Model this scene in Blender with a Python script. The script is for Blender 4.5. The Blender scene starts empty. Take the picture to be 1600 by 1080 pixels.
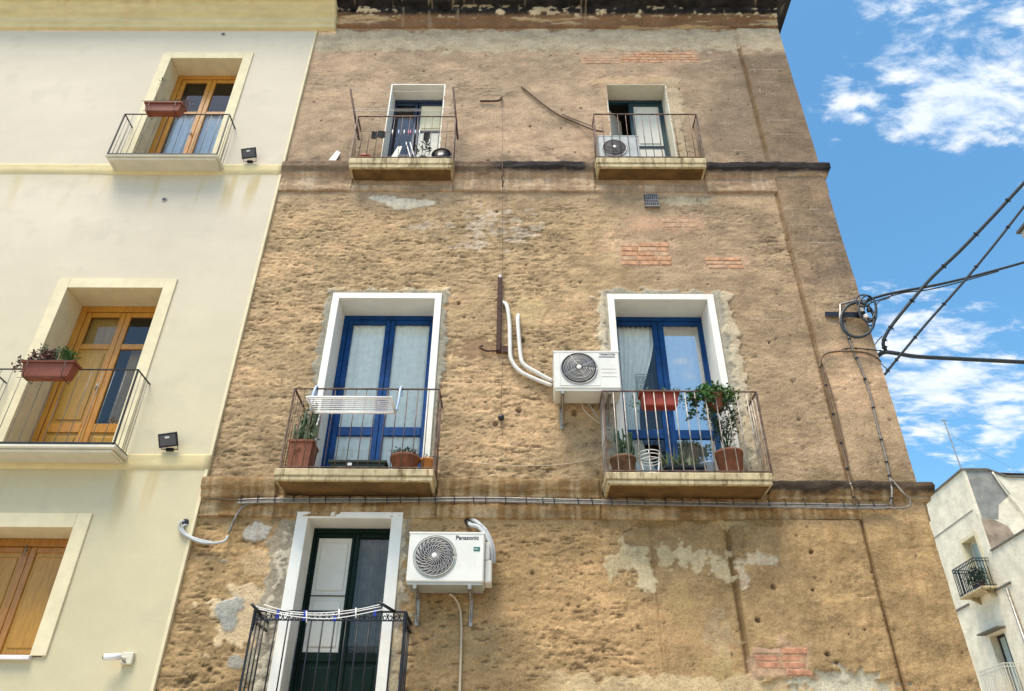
import bpy, bmesh, math, random
import numpy as np
from mathutils import Vector, Matrix

# ------------------------------------------------------------------ camera, world, sun, exposure
SC = bpy.context.scene
COL = SC.collection
cam_data = bpy.data.cameras.new('camera')
cam = bpy.data.objects.new('camera', cam_data)
COL.objects.link(cam)
SC.camera = cam
cam_data.sensor_width = 36.0
cam_data.lens = 26.55
cam_data.clip_start = 0.05
cam_data.clip_end = 3000
_p, _yw, _r = math.radians(33.38), math.radians(-0.54), math.radians(0.58)
fwd = Vector((math.sin(_yw) * math.cos(_p), math.cos(_yw) * math.cos(_p), math.sin(_p)))
rgt = Vector((math.cos(_yw), -math.sin(_yw), 0))
upv = rgt.cross(fwd)
r2 = rgt * math.cos(_r) + upv * math.sin(_r)
u2 = -rgt * math.sin(_r) + upv * math.cos(_r)
m = Matrix((r2, u2, -fwd)).transposed().to_4x4()
m.translation = Vector((0, -7.65, 1.6))
cam.matrix_world = m

SUN_EL, SUN_AZ = math.radians(66), math.radians(212)   # azimuth clockwise from +Y (north)
W = bpy.data.worlds.new('World')
SC.world = W
W.use_nodes = True
nt = W.node_tree
nt.nodes.clear()


class NT:
    """small helper round a node tree"""
    def __init__(self, tree):
        self.t = tree

    def n(self, kind, **kw):
        nd = self.t.nodes.new(kind)
        for k, v in kw.items():
            setattr(nd, k, v)
        return nd

    def l(self, a, b):
        self.t.links.new(a, b)

    def math(self, op, a, b=None, c=None, clamp=False):
        nd = self.n('ShaderNodeMath', operation=op)
        nd.use_clamp = clamp
        for i, v in enumerate((a, b, c)):
            if v is None:
                continue
            if isinstance(v, (int, float)):
                nd.inputs[i].default_value = v
            else:
                self.l(v, nd.inputs[i])
        return nd.outputs[0]

    def mix(self, f, a, b, mode='MIX'):
        nd = self.n('ShaderNodeMix', data_type='RGBA', blend_type=mode)
        for i, v in ((0, f), (6, a), (7, b)):
            if isinstance(v, (int, float)):
                nd.inputs[i].default_value = v
            elif isinstance(v, (tuple, list)):
                nd.inputs[i].default_value = tuple(v) + ((1,) if len(v) == 3 else ())
            else:
                self.l(v, nd.inputs[i])
        return nd.outputs[2]

    def noise(self, vec, scale, detail=4, rough=0.5, dist=0.0):
        nd = self.n('ShaderNodeTexNoise')
        nd.inputs['Scale'].default_value = scale
        nd.inputs['Detail'].default_value = detail
        nd.inputs['Roughness'].default_value = rough
        nd.inputs['Distortion'].default_value = dist
        if vec is not None:
            self.l(vec, nd.inputs['Vector'])
        return nd.outputs[0]

    def ramp(self, v, a, b, smooth=True):
        nd = self.n('ShaderNodeMapRange')
        if smooth:
            nd.interpolation_type = 'SMOOTHSTEP'
        nd.inputs[1].default_value = a
        nd.inputs[2].default_value = b
        self.l(v, nd.inputs[0])
        return nd.outputs[0]

    def mapping(self, vec, scale=(1, 1, 1), rot=(0, 0, 0), loc=(0, 0, 0)):
        nd = self.n('ShaderNodeMapping')
        nd.inputs['Scale'].default_value = scale
        nd.inputs['Rotation'].default_value = rot
        nd.inputs['Location'].default_value = loc
        self.l(vec, nd.inputs['Vector'])
        return nd.outputs[0]


w = NT(nt)
sky = w.n('ShaderNodeTexSky', sky_type='NISHITA')
sky.sun_disc = False
sky.sun_elevation = SUN_EL
sky.sun_rotation = SUN_AZ
sky.air_density = 1.0
sky.dust_density = 1.2
sky.ozone_density = 2.0
tc = w.n('ShaderNodeTexCoord')
gen = tc.outputs['Generated']
sep = w.n('ShaderNodeSeparateXYZ')
w.l(gen, sep.inputs[0])
# clouds lie on a flat layer far above: divide the direction by its height
zz = w.math('ADD', w.math('MAXIMUM', sep.outputs[2], 0.0), 0.12)
cx = w.math('DIVIDE', sep.outputs[0], zz)
cy = w.math('DIVIDE', sep.outputs[1], zz)
comb = w.n('ShaderNodeCombineXYZ')
w.l(cx, comb.inputs[0]); w.l(cy, comb.inputs[1])
cv = w.mapping(comb.outputs[0], scale=(0.8, 1.5, 1), rot=(0, 0, math.radians(-40)), loc=(3.1, 1.7, 0))
n_big = w.noise(cv, 2.4, 3, 0.5, 0.3)
n_mid = w.noise(cv, 13.0, 9, 0.66, 0.25)
n_fin = w.noise(cv, 26.0, 6, 0.6, 0.3)
dens = w.math('ADD', w.math('MULTIPLY', n_big, 0.22), w.math('ADD', w.math('MULTIPLY', n_mid, 0.72), w.math('MULTIPLY', n_fin, 0.16)))
# drifts where the cloud field is thicker or thinner (direction, angular radius cosine, weight)
def lump(direction, c0, c1, weight):
    dn = w.n('ShaderNodeVectorMath', operation='DOT_PRODUCT')
    w.l(gen, dn.inputs[0])
    dn.inputs[1].default_value = Vector(direction).normalized()
    return w.math('MULTIPLY', w.ramp(dn.outputs['Value'], c0, c1), weight)
lumps = [
    lump((0.4735, 0.4980, 0.7265), 0.985, 0.9995, 0.05),
    lump((0.4418, 0.5127, 0.7362), 0.9985, 0.9999, 0.06),
    lump((0.3808, 0.5009, 0.7772), 0.9994, 0.99995, 0.10),
    lump((0.5352, 0.5580, 0.6342), 0.992, 0.9995, 0.125),
    lump((0.4721, 0.5459, 0.6922), 0.9985, 0.9999, 0.07),
    lump((0.4314, 0.5883, 0.6840), 0.9993, 0.99995, 0.09),
    lump((0.3782, 0.6229, 0.6849), 0.9997, 0.99998, 0.10),
    lump((0.5323, 0.7586, 0.3758), 0.9997, 0.99998, 0.12),
    lump((0.3619, 0.5580, 0.7468), 0.9995, 0.99995, 0.17),
    lump((0.3805, 0.5921, 0.7103), 0.9996, 0.99995, 0.10),
    lump((0.4754, 0.7250, 0.4983), 0.995, 0.9998, 0.15),
    lump((0.4572, 0.7801, 0.4271), 0.998, 0.9999, 0.10),
    lump((0.5077, 0.7572, 0.4109), 0.998, 0.9999, 0.08),
    lump((0.5487, 0.7329, 0.4021), 0.999, 0.9999, 0.12),
    lump((0.4985, 0.6424, 0.5821), 0.993, 0.9993, -0.16),
    lump((0.4012, 0.6481, 0.6473), 0.995, 0.9995, -0.12),
    lump((0.3375, 0.5325, 0.7762), 0.996, 0.9997, -0.14),
]
for L_ in lumps:
    dens = w.math('ADD', dens, L_)
cov = w.ramp(dens, 0.60, 0.80)
cov = w.math('POWER', cov, 0.8)
cshade = w.mix(w.ramp(n_mid, 0.35, 0.7), (0.50, 0.61, 0.76), (0.78, 0.80, 0.82))
skyc = w.n('ShaderNodeVectorMath', operation='SCALE')
w.l(sky.outputs[0], skyc.inputs[0])
skyc.inputs['Scale'].default_value = 0.15
hsv = w.n('ShaderNodeHueSaturation')
hsv.inputs['Hue'].default_value = 0.485
hsv.inputs['Saturation'].default_value = 1.22
hsv.inputs['Value'].default_value = 1.25
w.l(skyc.outputs[0], hsv.inputs['Color'])
final = w.mix(w.math('MULTIPLY', cov, 0.93), hsv.outputs[0], cshade)
bg = w.n('ShaderNodeBackground')
sc2 = w.n('ShaderNodeVectorMath', operation='SCALE')
w.l(final, sc2.inputs[0]); sc2.inputs['Scale'].default_value = 10.0
w.l(sc2.outputs[0], bg.inputs[0])
bg.inputs[1].default_value = 0.1
wo = w.n('ShaderNodeOutputWorld')
w.l(bg.outputs[0], wo.inputs[0])

sun_d = bpy.data.lights.new('sun', 'SUN')
sun_d.energy = 3.6
sun_d.angle = math.radians(28)
sun_d.color = (1.0, 0.905, 0.75)
sun = bpy.data.objects.new('sun', sun_d)
COL.objects.link(sun)
sdir = Vector((math.sin(SUN_AZ) * math.cos(SUN_EL), math.cos(SUN_AZ) * math.cos(SUN_EL), math.sin(SUN_EL)))
sun.rotation_euler = sdir.to_track_quat('Z', 'Y').to_euler()
sun.location = (0, -20, 30)
SC.view_settings.view_transform = 'Standard'
SC.view_settings.look = 'None'
SC.view_settings.exposure = 0.52
SC.view_settings.gamma = 1.0
SC.view_settings.use_curve_mapping = False
SC.render.engine = 'CYCLES'

# ------------------------------------------------------------------ helpers
rnd = random.Random(7)
rng = np.random.default_rng(11)
ORG = {}


def tag(o, label=None, cat=None, group=None, kind=None):
    if label: o['label'] = label
    if cat: o['category'] = cat
    if group: o['group'] = group
    if kind: o['kind'] = kind
    return o


def thing(name, label, cat, loc=(0, 0, 0), group=None, kind=None):
    o = bpy.data.objects.new(name, None)
    o.empty_display_size = 0.1
    o.location = loc
    COL.objects.link(o)
    ORG[o.name] = Vector(loc)
    tag(o, label, cat, group, kind)
    return o


def link(name, me, parent=None):
    o = bpy.data.objects.new(name, me)
    COL.objects.link(o)
    if parent is not None:
        o.parent = parent
        ORG[o.name] = ORG[parent.name]
    else:
        ORG[o.name] = Vector((0, 0, 0))
    return o


class MB:
    """collects shapes given in world metres, then becomes ONE mesh object"""
    def __init__(self, xf=None):
        self.bm = bmesh.new()
        self.xf = xf

    def _v(self, p):
        p = Vector(p)
        if self.xf is not None:
            p = self.xf @ p
        return self.bm.verts.new(p)

    def box(self, x0, x1, y0, y1, z0, z1, b=0.0):
        if b <= 0:
            v = [self._v((x, y, z)) for x in (x0, x1) for y in (y0, y1) for z in (z0, z1)]
            for f in ((0, 1, 3, 2), (4, 6, 7, 5), (0, 4, 5, 1), (2, 3, 7, 6), (0, 2, 6, 4), (1, 5, 7, 3)):
                self.bm.faces.new([v[i] for i in f])
        else:
            vs = []
            X = (x0, x1); Y = (y0, y1); Z = (z0, z1)
            s = (1, -1)
            for i in (0, 1):
                for j in (0, 1):
                    for k in (0, 1):
                        vs.append(self._v((X[i], Y[j] + s[j] * b, Z[k] + s[k] * b)))
                        vs.append(self._v((X[i] + s[i] * b, Y[j], Z[k] + s[k] * b)))
                        vs.append(self._v((X[i] + s[i] * b, Y[j] + s[j] * b, Z[k])))
            bmesh.ops.convex_hull(self.bm, input=vs)
        return self

    def hull(self, pts):
        vs = [self._v(p) for p in pts]
        bmesh.ops.convex_hull(self.bm, input=vs)
        return self

    def quad(self, pts):
        self.bm.faces.new([self._v(p) for p in pts])
        return self

    def tube(self, pts, r, n=6, smooth_path=False, r_end=None):
        pts = [Vector(p) for p in pts]
        if smooth_path and len(pts) > 2:
            q = []
            P_ = [pts[0] * 2 - pts[1]] + pts + [pts[-1] * 2 - pts[-2]]
            for i in range(1, len(P_) - 2):
                for k in range(6):
                    t = k / 6
                    a, b, c, d = P_[i - 1], P_[i], P_[i + 1], P_[i + 2]
                    q.append(0.5 * ((2 * b) + (c - a) * t + (2 * a - 5 * b + 4 * c - d) * t * t + (3 * b - a - 3 * c + d) * t ** 3))
            q.append(pts[-1])
            pts = q
        rings = []
        prev_n = None
        N = len(pts)
        for i, p in enumerate(pts):
            d = (pts[min(i + 1, N - 1)] - pts[max(i - 1, 0)])
            if d.length < 1e-9:
                d = Vector((0, 0, 1))
            d.normalize()
            if prev_n is None:
                a = Vector((0, 0, 1)) if abs(d.z) < 0.9 else Vector((1, 0, 0))
                nn = d.cross(a).normalized()
            else:
                nn = (prev_n - d * prev_n.dot(d))
                nn = nn.normalized() if nn.length > 1e-6 else d.orthogonal().normalized()
            prev_n = nn
            bb = d.cross(nn)
            rr = r if r_end is None else r + (r_end - r) * i / max(1, N - 1)
            rings.append([self._v(p + (nn * math.cos(2 * math.pi * k / n) + bb * math.sin(2 * math.pi * k / n)) * rr) for k in range(n)])
        for a, b in zip(rings, rings[1:]):
            for k in range(n):
                self.bm.faces.new((a[k], a[(k + 1) % n], b[(k + 1) % n], b[k]))
        self.bm.faces.new(rings[0][::-1]); self.bm.faces.new(rings[-1])
        return self

    def lathe(self, prof, c, n=16, axis='z'):
        c = Vector(c)
        rings = []
        for rr, h in prof:
            ring = []
            for k in range(n):
                a = 2 * math.pi * k / n
                if axis == 'z':
                    p = c + Vector((rr * math.cos(a), rr * math.sin(a), h))
                elif axis == 'y':
                    p = c + Vector((rr * math.cos(a), h, rr * math.sin(a)))
                else:
                    p = c + Vector((h, rr * math.cos(a), rr * math.sin(a)))
                ring.append(self._v(p))
            rings.append(ring)
        for a, b in zip(rings, rings[1:]):
            for k in range(n):
                self.bm.faces.new((a[k], a[(k + 1) % n], b[(k + 1) % n], b[k]))
        self.bm.faces.new(rings[0][::-1]); self.bm.faces.new(rings[-1])
        return self

    def build(self, name, mat, parent=None, smooth=False, recalc=True):
        if recalc: bmesh.ops.recalc_face_normals(self.bm, faces=self.bm.faces)
        o0 = ORG[parent.name] if parent is not None else Vector((0, 0, 0))
        if o0.length > 0:
            bmesh.ops.translate(self.bm, verts=self.bm.verts, vec=-o0)
        me = bpy.data.meshes.new(name)
        self.bm.to_mesh(me); self.bm.free()
        if smooth:
            me.polygons.foreach_set('use_smooth', [True] * len(me.polygons))
        me.materials.append(mat)
        return link(name, me, parent)


def new_mat(name):
    mt = bpy.data.materials.new(name)
    mt.use_nodes = True
    t = NT(mt.node_tree)
    bs = mt.node_tree.nodes['Principled BSDF']
    return mt, t, bs


def mat(name, color, rough=0.6, var=0.15, scale=8.0, bump=0.0, bscale=60.0, metal=0.0, spec=0.4, streak=None):
    mt, t, bs = new_mat(name)
    co = t.n('ShaderNodeTexCoord').outputs['Object']
    f = t.noise(co, scale, 5, 0.6)
    f = t.ramp(f, 0.3, 0.7)
    lo = tuple(c * (1 - var) for c in color)
    hi = tuple(min(1, c * (1 + var)) for c in color)
    c = t.mix(f, lo, hi)
    if streak:
        sv = t.mapping(co, scale=(5.5, 5.5, 0.9))
        sf = t.ramp(t.noise(sv, 1.9, 7, 0.72, 0.6), streak[1], streak[2])
        c = t.mix(t.math('MULTIPLY', sf, streak[3]), c, streak[0])
    t.l(c, bs.inputs['Base Color'])
    bs.inputs['Roughness'].default_value = rough
    bs.inputs['Metallic'].default_value = metal
    bs.inputs['Specular IOR Level'].default_value = spec
    if bump > 0:
        b = t.n('ShaderNodeBump')
        b.inputs['Strength'].default_value = 1.0
        b.inputs['Distance'].default_value = bump
        t.l(t.noise(co, bscale, 5, 0.6), b.inputs['Height'])
        t.l(b.outputs[0], bs.inputs['Normal'])
    return mt


def wall_mat(name, fine=0.004, fscale=55, tint=0.3, rough=0.95, crease=0.0):
    """plaster: colour from the wall's own painted zones, grain from noise"""
    mt, t, bs = new_mat(name)
    at = t.n('ShaderNodeAttribute')
    at.attribute_name = 'Col'
    co = t.n('ShaderNodeTexCoord').outputs['Object']
    st = t.mapping(co, scale=(1, 1, 1.6))
    f1 = t.ramp(t.noise(st, 3.0, 6, 0.65), 0.25, 0.75)
    f2 = t.ramp(t.noise(co, 46.0, 6, 0.78), 0.34, 0.66)
    c = at.outputs['Color']
    g = t.math('ADD', t.math('MULTIPLY', f1, tint), t.math('MULTIPLY', f2, tint * 0.9))
    g = t.math('ADD', g, 1.0 - tint * 0.95)
    if crease > 0:
        hs = t.mapping(co, scale=(1, 1, 3.2))
        spk = t.ramp(t.noise(hs, 24.0, 6, 0.72, 0.3), 0.60, 0.70)
        spk = t.math('MULTIPLY', spk, t.ramp(t.noise(co, 2.2, 3, 0.6), 0.42, 0.62))
        g = t.math('MULTIPLY', g, t.math('SUBTRACT', 1.0, t.math('MULTIPLY', spk, 0.5)))
        pale_fleck = t.ramp(t.noise(hs, 33.0, 6, 0.75, 0.2), 0.62, 0.70)  # random pale flecks in the plaster
        g = t.math('MULTIPLY', g, t.math('ADD', 1.0, t.math('MULTIPLY', pale_fleck, 0.22)))
    sc = t.n('ShaderNodeVectorMath', operation='SCALE')
    t.l(c, sc.inputs[0]); t.l(g, sc.inputs['Scale'])
    t.l(sc.outputs[0], bs.inputs['Base Color'])
    bs.inputs['Roughness'].default_value = rough
    bs.inputs['Specular IOR Level'].default_value = 0.15
    b = t.n('ShaderNodeBump')
    b.inputs['Strength'].default_value = 1.0
    b.inputs['Distance'].default_value = fine
    st2 = t.mapping(co, scale=(1, 1, 1.7))
    rid = t.math('ABSOLUTE', t.math('SUBTRACT', t.noise(st2, fscale * 0.32, 5, 0.6, 0.4), 0.5))
    h = t.math('ADD', t.noise(co, fscale, 6, 0.65), t.math('MULTIPLY', t.noise(co, fscale * 3.3, 4, 0.6), 0.4))
    h = t.math('ADD', h, t.math('MULTIPLY', rid, crease))
    t.l(h, b.inputs['Height'])
    t.l(b.outputs[0], bs.inputs['Normal'])
    return mt


def glass_mat(name, refl=0.12, tint=(0.96, 0.98, 0.97)):
    mt, t, bs = new_mat(name)
    mt.node_tree.nodes.remove(bs)
    out = [n for n in mt.node_tree.nodes if n.type == 'OUTPUT_MATERIAL'][0]
    tr = t.n('ShaderNodeBsdfTransparent'); tr.inputs[0].default_value = tint + (1,)
    gl = t.n('ShaderNodeBsdfGlossy'); gl.inputs['Roughness'].default_value = 0.02
    fr = t.n('ShaderNodeFresnel'); fr.inputs[0].default_value = 1.5
    fac = t.math('ADD', fr.outputs[0], refl, clamp=True)
    mx = t.n('ShaderNodeMixShader')
    t.l(fac, mx.inputs[0]); t.l(tr.outputs[0], mx.inputs[1]); t.l(gl.outputs[0], mx.inputs[2])
    t.l(mx.outputs[0], out.inputs[0])
    return mt


M = {}
M['white_trim'] = mat('white_trim_paint', (0.78, 0.76, 0.69), 0.7, 0.05, 5, 0.001, 80, streak=((0.50, 0.45, 0.36), 0.56, 0.80, 0.5))
M['cream_trim'] = mat('cream_trim_paint', (0.68, 0.59, 0.38), 0.8, 0.07, 6, 0.001, 90, streak=((0.52, 0.43, 0.26), 0.56, 0.80, 0.45))
M['old_trim'] = mat('old_lime_paint', (0.62, 0.54, 0.42), 0.85, 0.12, 7, 0.002, 60)
M['blue_paint'] = mat('blue_door_paint', (0.002, 0.042, 0.155), 0.5, 0.3, 6, spec=0.2)
M['navy_paint'] = mat('dark_navy_paint', (0.015, 0.03, 0.07), 0.45, 0.25, 6)
M['green_paint'] = mat('dark_green_paint', (0.003, 0.013, 0.009), 0.6, 0.3, 6, spec=0.15)
M['teal_paint'] = mat('dark_teal_paint', (0.006, 0.035, 0.045), 0.4, 0.25, 6)
M['shutter'] = mat('cream_shutter_paint', (0.60, 0.575, 0.50), 0.6, 0.06, 5)
M['shade_cloth'] = mat('yellowed_blind', (0.70, 0.64, 0.44), 0.7, 0.08, 5)


def wood_mat(name, a, b):
    mt, t, bs = new_mat(name)
    co = t.n('ShaderNodeTexCoord').outputs['Object']
    v = t.mapping(co, scale=(9, 9, 0.7))
    f = t.ramp(t.noise(v, 6, 6, 0.6, 1.2), 0.3, 0.7)
    t.l(t.mix(f, a, b), bs.inputs['Base Color'])
    bs.inputs['Roughness'].default_value = 0.32
    return mt


M['wood'] = wood_mat('varnished_pine', (0.36, 0.145, 0.016), (0.54, 0.25, 0.03))
M['wood_dark'] = wood_mat('varnished_pine_dark', (0.26, 0.10, 0.012), (0.42, 0.18, 0.025))
M['wood_panel'] = wood_mat('ochre_shutter_wood', (0.30, 0.155, 0.016), (0.42, 0.23, 0.03))
M['wood_panel_dark'] = wood_mat('golden_ochre_shutter', (0.32, 0.145, 0.010), (0.46, 0.23, 0.018))  # ochre wood for the panels of the lowest cream door
M['slab'] = mat('stained_balcony_stone', (0.50, 0.41, 0.24), 0.85, 0.18, 9, 0.003, 50, streak=((0.12, 0.075, 0.025), 0.48, 0.66, 0.85))
M['slab_clean'] = mat('cream_balcony_plaster', (0.62, 0.58, 0.46), 0.8, 0.06, 5, 0.001, 60)
M['marble'] = mat('white_sill_stone', (0.72, 0.68, 0.66), 0.5, 0.08, 9)
M['soffit'] = mat('dark_brown_soffit', (0.15, 0.085, 0.028), 0.95, 0.3, 5, 0.004, 30)  # underside sheet, darker brown than the slab
M['iron'] = mat('rusty_iron_bars', (0.12, 0.075, 0.055), 0.55, 0.6, 14, 0.0006, 200, metal=0.3)
M['iron_pale'] = mat('weathered_pale_bars', (0.40, 0.35, 0.30), 0.5, 0.35, 14, 0.0005, 200, metal=0.3)
M['iron_black'] = mat('black_painted_iron', (0.008, 0.009, 0.014), 0.4, 0.3, 14)
M['iron_dark'] = mat('dark_painted_rail', (0.018, 0.018, 0.02), 0.4, 0.3, 14)
M['iron_grey'] = mat('grey_painted_bars', (0.16, 0.165, 0.15), 0.4, 0.25, 14)
M['glass'] = glass_mat('window_glass', 0.03)
M['glass_sky'] = glass_mat('bright_window_glass', 0.5)
M['glass_dim'] = glass_mat('low_reflection_glass', 0.0)  # pane with plain Fresnel reflection only
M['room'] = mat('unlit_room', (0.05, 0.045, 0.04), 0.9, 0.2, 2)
M['curtain'] = mat('white_net_curtain', (0.90, 0.90, 0.83), 0.9, 0.06, 12)
M['curtain_blue'] = mat('pale_blue_curtain', (0.70, 0.78, 0.88), 0.9, 0.06, 12)
M['curtain_dark'] = mat('dusky_net_curtain', (0.17, 0.15, 0.12), 0.9, 0.2, 12)
M['cloth_blue'] = mat('blue_cloth', (0.03, 0.10, 0.20), 0.85, 0.3, 7)
M['ac_white'] = mat('air_conditioner_enamel', (0.68, 0.67, 0.61), 0.45, 0.05, 5, streak=((0.42, 0.38, 0.30), 0.58, 0.78, 0.5))
M['ac_old'] = mat('dirty_old_enamel', (0.40, 0.41, 0.40), 0.5, 0.15, 6)
M['ac_side'] = mat('grey_plastic', (0.35, 0.36, 0.33), 0.5, 0.1, 6)
M['ac_dark'] = mat('dark_fan_cavity', (0.035, 0.034, 0.036), 0.6, 0.2, 10)
M['ac_wire'] = mat('grey_fan_guard', (0.38, 0.37, 0.36), 0.45, 0.1, 10, metal=0.3)
M['print'] = mat('dark_print', (0.015, 0.02, 0.03), 0.5, 0.05, 5)
M['print_green'] = mat('green_sticker', (0.01, 0.12, 0.10), 0.5, 0.05, 5)
M['galv'] = mat('galvanised_steel', (0.30, 0.28, 0.25), 0.45, 0.25, 12, metal=0.6)
M['pipe_white'] = mat('white_pipe_wrap', (0.70, 0.67, 0.61), 0.55, 0.08, 20)
M['pipe_grey'] = mat('grey_insulated_pipe', (0.40, 0.42, 0.42), 0.55, 0.15, 20)
M['hose_tan'] = mat('tan_hose', (0.50, 0.42, 0.30), 0.5, 0.08, 20)
M['cable_grey'] = mat('grey_cable', (0.21, 0.19, 0.165), 0.55, 0.25, 25)
M['cable_brown'] = mat('dusty_brown_cable', (0.14, 0.09, 0.055), 0.6, 0.25, 25)
M['cable_black'] = mat('black_overhead_cable', (0.028, 0.04, 0.05), 0.5, 0.2, 25)
M['rust'] = mat('rusted_steel', (0.06, 0.026, 0.018), 0.8, 0.5, 20, 0.001, 90)
M['black_plastic'] = mat('black_plastic', (0.010, 0.010, 0.013), 0.3, 0.2, 10)
M['lens'] = mat('lamp_glass', (0.04, 0.045, 0.06), 0.08, 0.1, 10, spec=0.8)
M['white_plastic'] = mat('white_plastic', (0.78, 0.77, 0.74), 0.35, 0.03, 10)
M['blue_plastic'] = mat('pale_blue_plastic', (0.42, 0.54, 0.74), 0.35, 0.05, 10)
M['peg_blue'] = mat('blue_peg_plastic', (0.01, 0.04, 0.38), 0.35, 0.05, 10)
M['pink'] = mat('pink_peg_plastic', (0.6, 0.08, 0.2), 0.4, 0.1, 10)
M['terracotta_old'] = mat('mossy_old_terracotta', (0.13, 0.07, 0.038), 0.9, 0.4, 9, 0.001, 60)
M['terracotta'] = mat('terracotta', (0.21, 0.078, 0.042), 0.85, 0.22, 12, 0.001, 60)
M['terracotta_red'] = mat('red_plastic_planter', (0.30, 0.045, 0.025), 0.55, 0.12, 8)
M['brown_planter'] = mat('brown_plastic_planter', (0.20, 0.052, 0.024), 0.55, 0.12, 8)
M['orange_pot'] = mat('orange_glazed_pot', (0.50, 0.20, 0.05), 0.5, 0.12, 8)
M['green_plastic'] = mat('dark_green_plastic', (0.016, 0.026, 0.014), 0.5, 0.2, 8)
M['soil'] = mat('potting_soil', (0.03, 0.02, 0.013), 0.95, 0.3, 30)
M['leaf'] = mat('green_leaf', (0.05, 0.13, 0.022), 0.5, 0.5, 12)
M['leaf_dark'] = mat('dark_green_leaf', (0.022, 0.05, 0.018), 0.5, 0.45, 12)
M['leaf_grey'] = mat('grey_green_leaf', (0.09, 0.12, 0.06), 0.5, 0.4, 12)
M['leaf_red'] = mat('reddish_leaf', (0.11, 0.04, 0.035), 0.55, 0.4, 12)
M['dry'] = mat('dry_twig', (0.22, 0.13, 0.10), 0.8, 0.3, 12)
M['fabric_black'] = mat('black_laundry', (0.010, 0.010, 0.012), 0.9, 0.2, 20)
M['brick'] = mat('weathered_brick', (0.50, 0.27, 0.15), 0.9, 0.3, 14, 0.003, 70)
M['brick_red'] = mat('weathered_red_brick', (0.46, 0.22, 0.13), 0.9, 0.3, 14, 0.003, 70)
M['brick_pale'] = mat('plaster_smeared_brick', (0.50, 0.32, 0.20), 0.95, 0.25, 12, 0.004, 60)
M['roof_flat'] = mat('flat_roof', (0.3, 0.28, 0.25), 0.9, 0.2, 2)
M['asphalt'] = mat('pale_bounce_setts', (0.30, 0.27, 0.22), 0.9, 0.25, 4, 0.003, 80)  # unseen road; pale warm stone chosen for its bounce light
M['paving'] = mat('stone_paving', (0.48, 0.42, 0.33), 0.85, 0.2, 3, 0.003, 40)  # unseen paving, tone raised to bounce warm light upwards
M['side_wall'] = mat('side_plaster', (0.42, 0.31, 0.2), 0.95, 0.25, 2, 0.006, 20)
M['pale_wall'] = mat('pale_roughcast', (0.76, 0.675, 0.50), 0.95, 0.14, 2.2, 0.014, 9, streak=((0.33, 0.30, 0.22), 0.52, 0.8, 0.5))
M['pale_roof'] = mat('dark_parapet_edge', (0.14, 0.13, 0.11), 0.9, 0.2, 4)
M['grey_cement'] = mat('grey_cement_render', (0.26, 0.25, 0.22), 0.95, 0.2, 3, 0.006, 25)


# ------------------------------------------------------------------ height fields for plaster
def field(shape, dx, dz, lx, lz, p=3.0, seed=0):
    """smooth random field; lx, lz = correlation lengths in metres"""
    g = np.random.default_rng(seed)
    n = g.standard_normal(shape)
    F = np.fft.rfft2(n)
    kz = np.fft.fftfreq(shape[0], dz)[:, None]
    kx = np.fft.rfftfreq(shape[1], dx)[None, :]
    A = (1 + (kx * lx * 2.2) ** 2 + (kz * lz * 2.2) ** 2) ** (-p / 2)
    A[0, 0] = 0
    r = np.fft.irfft2(F * A, shape)
    return (r - r.mean()) / r.std()


def sst(v, a, b):
    t = np.clip((v - a) / (b - a), 0, 1)
    return t * t * (3 - 2 * t)


def grid_object(name, X, Z, Y, colr, mat_, parent, keep=None):
    """one mesh from a (nz, nx) grid; keep = cell mask"""
    nz, nx = X.shape
    idx = np.arange(nz * nx).reshape(nz, nx)
    a = idx[:-1, :-1]; b = idx[:-1, 1:]; c = idx[1:, 1:]; d = idx[1:, :-1]
    q = np.stack([a, b, c, d], -1)
    q = q[keep] if keep is not None else q.reshape(-1, 4)
    used = np.unique(q)
    rem = np.full(nz * nx, -1, np.int64); rem[used] = np.arange(len(used))
    q = rem[q].astype(np.int32)
    o0 = ORG[parent.name] if parent is not None else Vector((0, 0, 0))
    co = np.stack([X.ravel() - o0.x, Y.ravel() - o0.y, Z.ravel() - o0.z], -1)[used].astype(np.float32)
    me = bpy.data.meshes.new(name)
    me.vertices.add(len(co)); me.vertices.foreach_set('co', co.ravel())
    me.loops.add(q.size); me.loops.foreach_set('vertex_index', q.ravel())
    me.polygons.add(len(q))
    me.polygons.foreach_set('loop_start', np.arange(0, q.size, 4, dtype=np.int32))
    me.polygons.foreach_set('loop_total', np.full(len(q), 4, np.int32))
    me.update(calc_edges=True)
    me.polygons.foreach_set('use_smooth', np.ones(len(q), bool))
    ca = me.color_attributes.new('Col', 'FLOAT_COLOR', 'POINT')
    cc = np.concatenate([np.clip(colr.reshape(-1, 3)[used], 0, 1), np.ones((len(used), 1))], 1).astype(np.float32)
    ca.data.foreach_set('color', cc.ravel())
    me.materials.append(mat_)
    return link(name, me, parent)

# ------------------------------------------------------------------ ground
g = MB(); g.quad([(-150, -150, 0), (150, -150, 0), (150, 150, 0), (-150, 150, 0)])
tag(g.build('ground', M['paving']), kind='structure')
g = MB(); g.quad([(-60, -7.0, 0.004), (60, -7.0, 0.004), (60, -1.6, 0.004), (-60, -1.6, 0.004)])
tag(g.build('road', M['asphalt']), kind='structure')
g = MB(); g.box(-40, 4.4, -1.6, -0.002, 0.008, 0.13, 0.01)
tag(g.build('pavement', M['paving']), kind='structure')
g = MB(); g.box(-40, 9.0, -10.5, -7.0, 0.008, 0.13, 0.01)
tag(g.build('pavement_opposite', M['paving']), kind='structure')

# ------------------------------------------------------------------ the brown building
brown = thing('apartment_building', 'old brown building with crumbling bare plaster, blue balcony doors and black stained cornice', 'building', (0.46, 4, 0))
cream = thing('apartment_building', 'smooth cream building with wooden balcony doors left of the brown one', 'building', (-7.5, 4, 0))

BX0, BX1 = -3.372, 4.29
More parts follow.
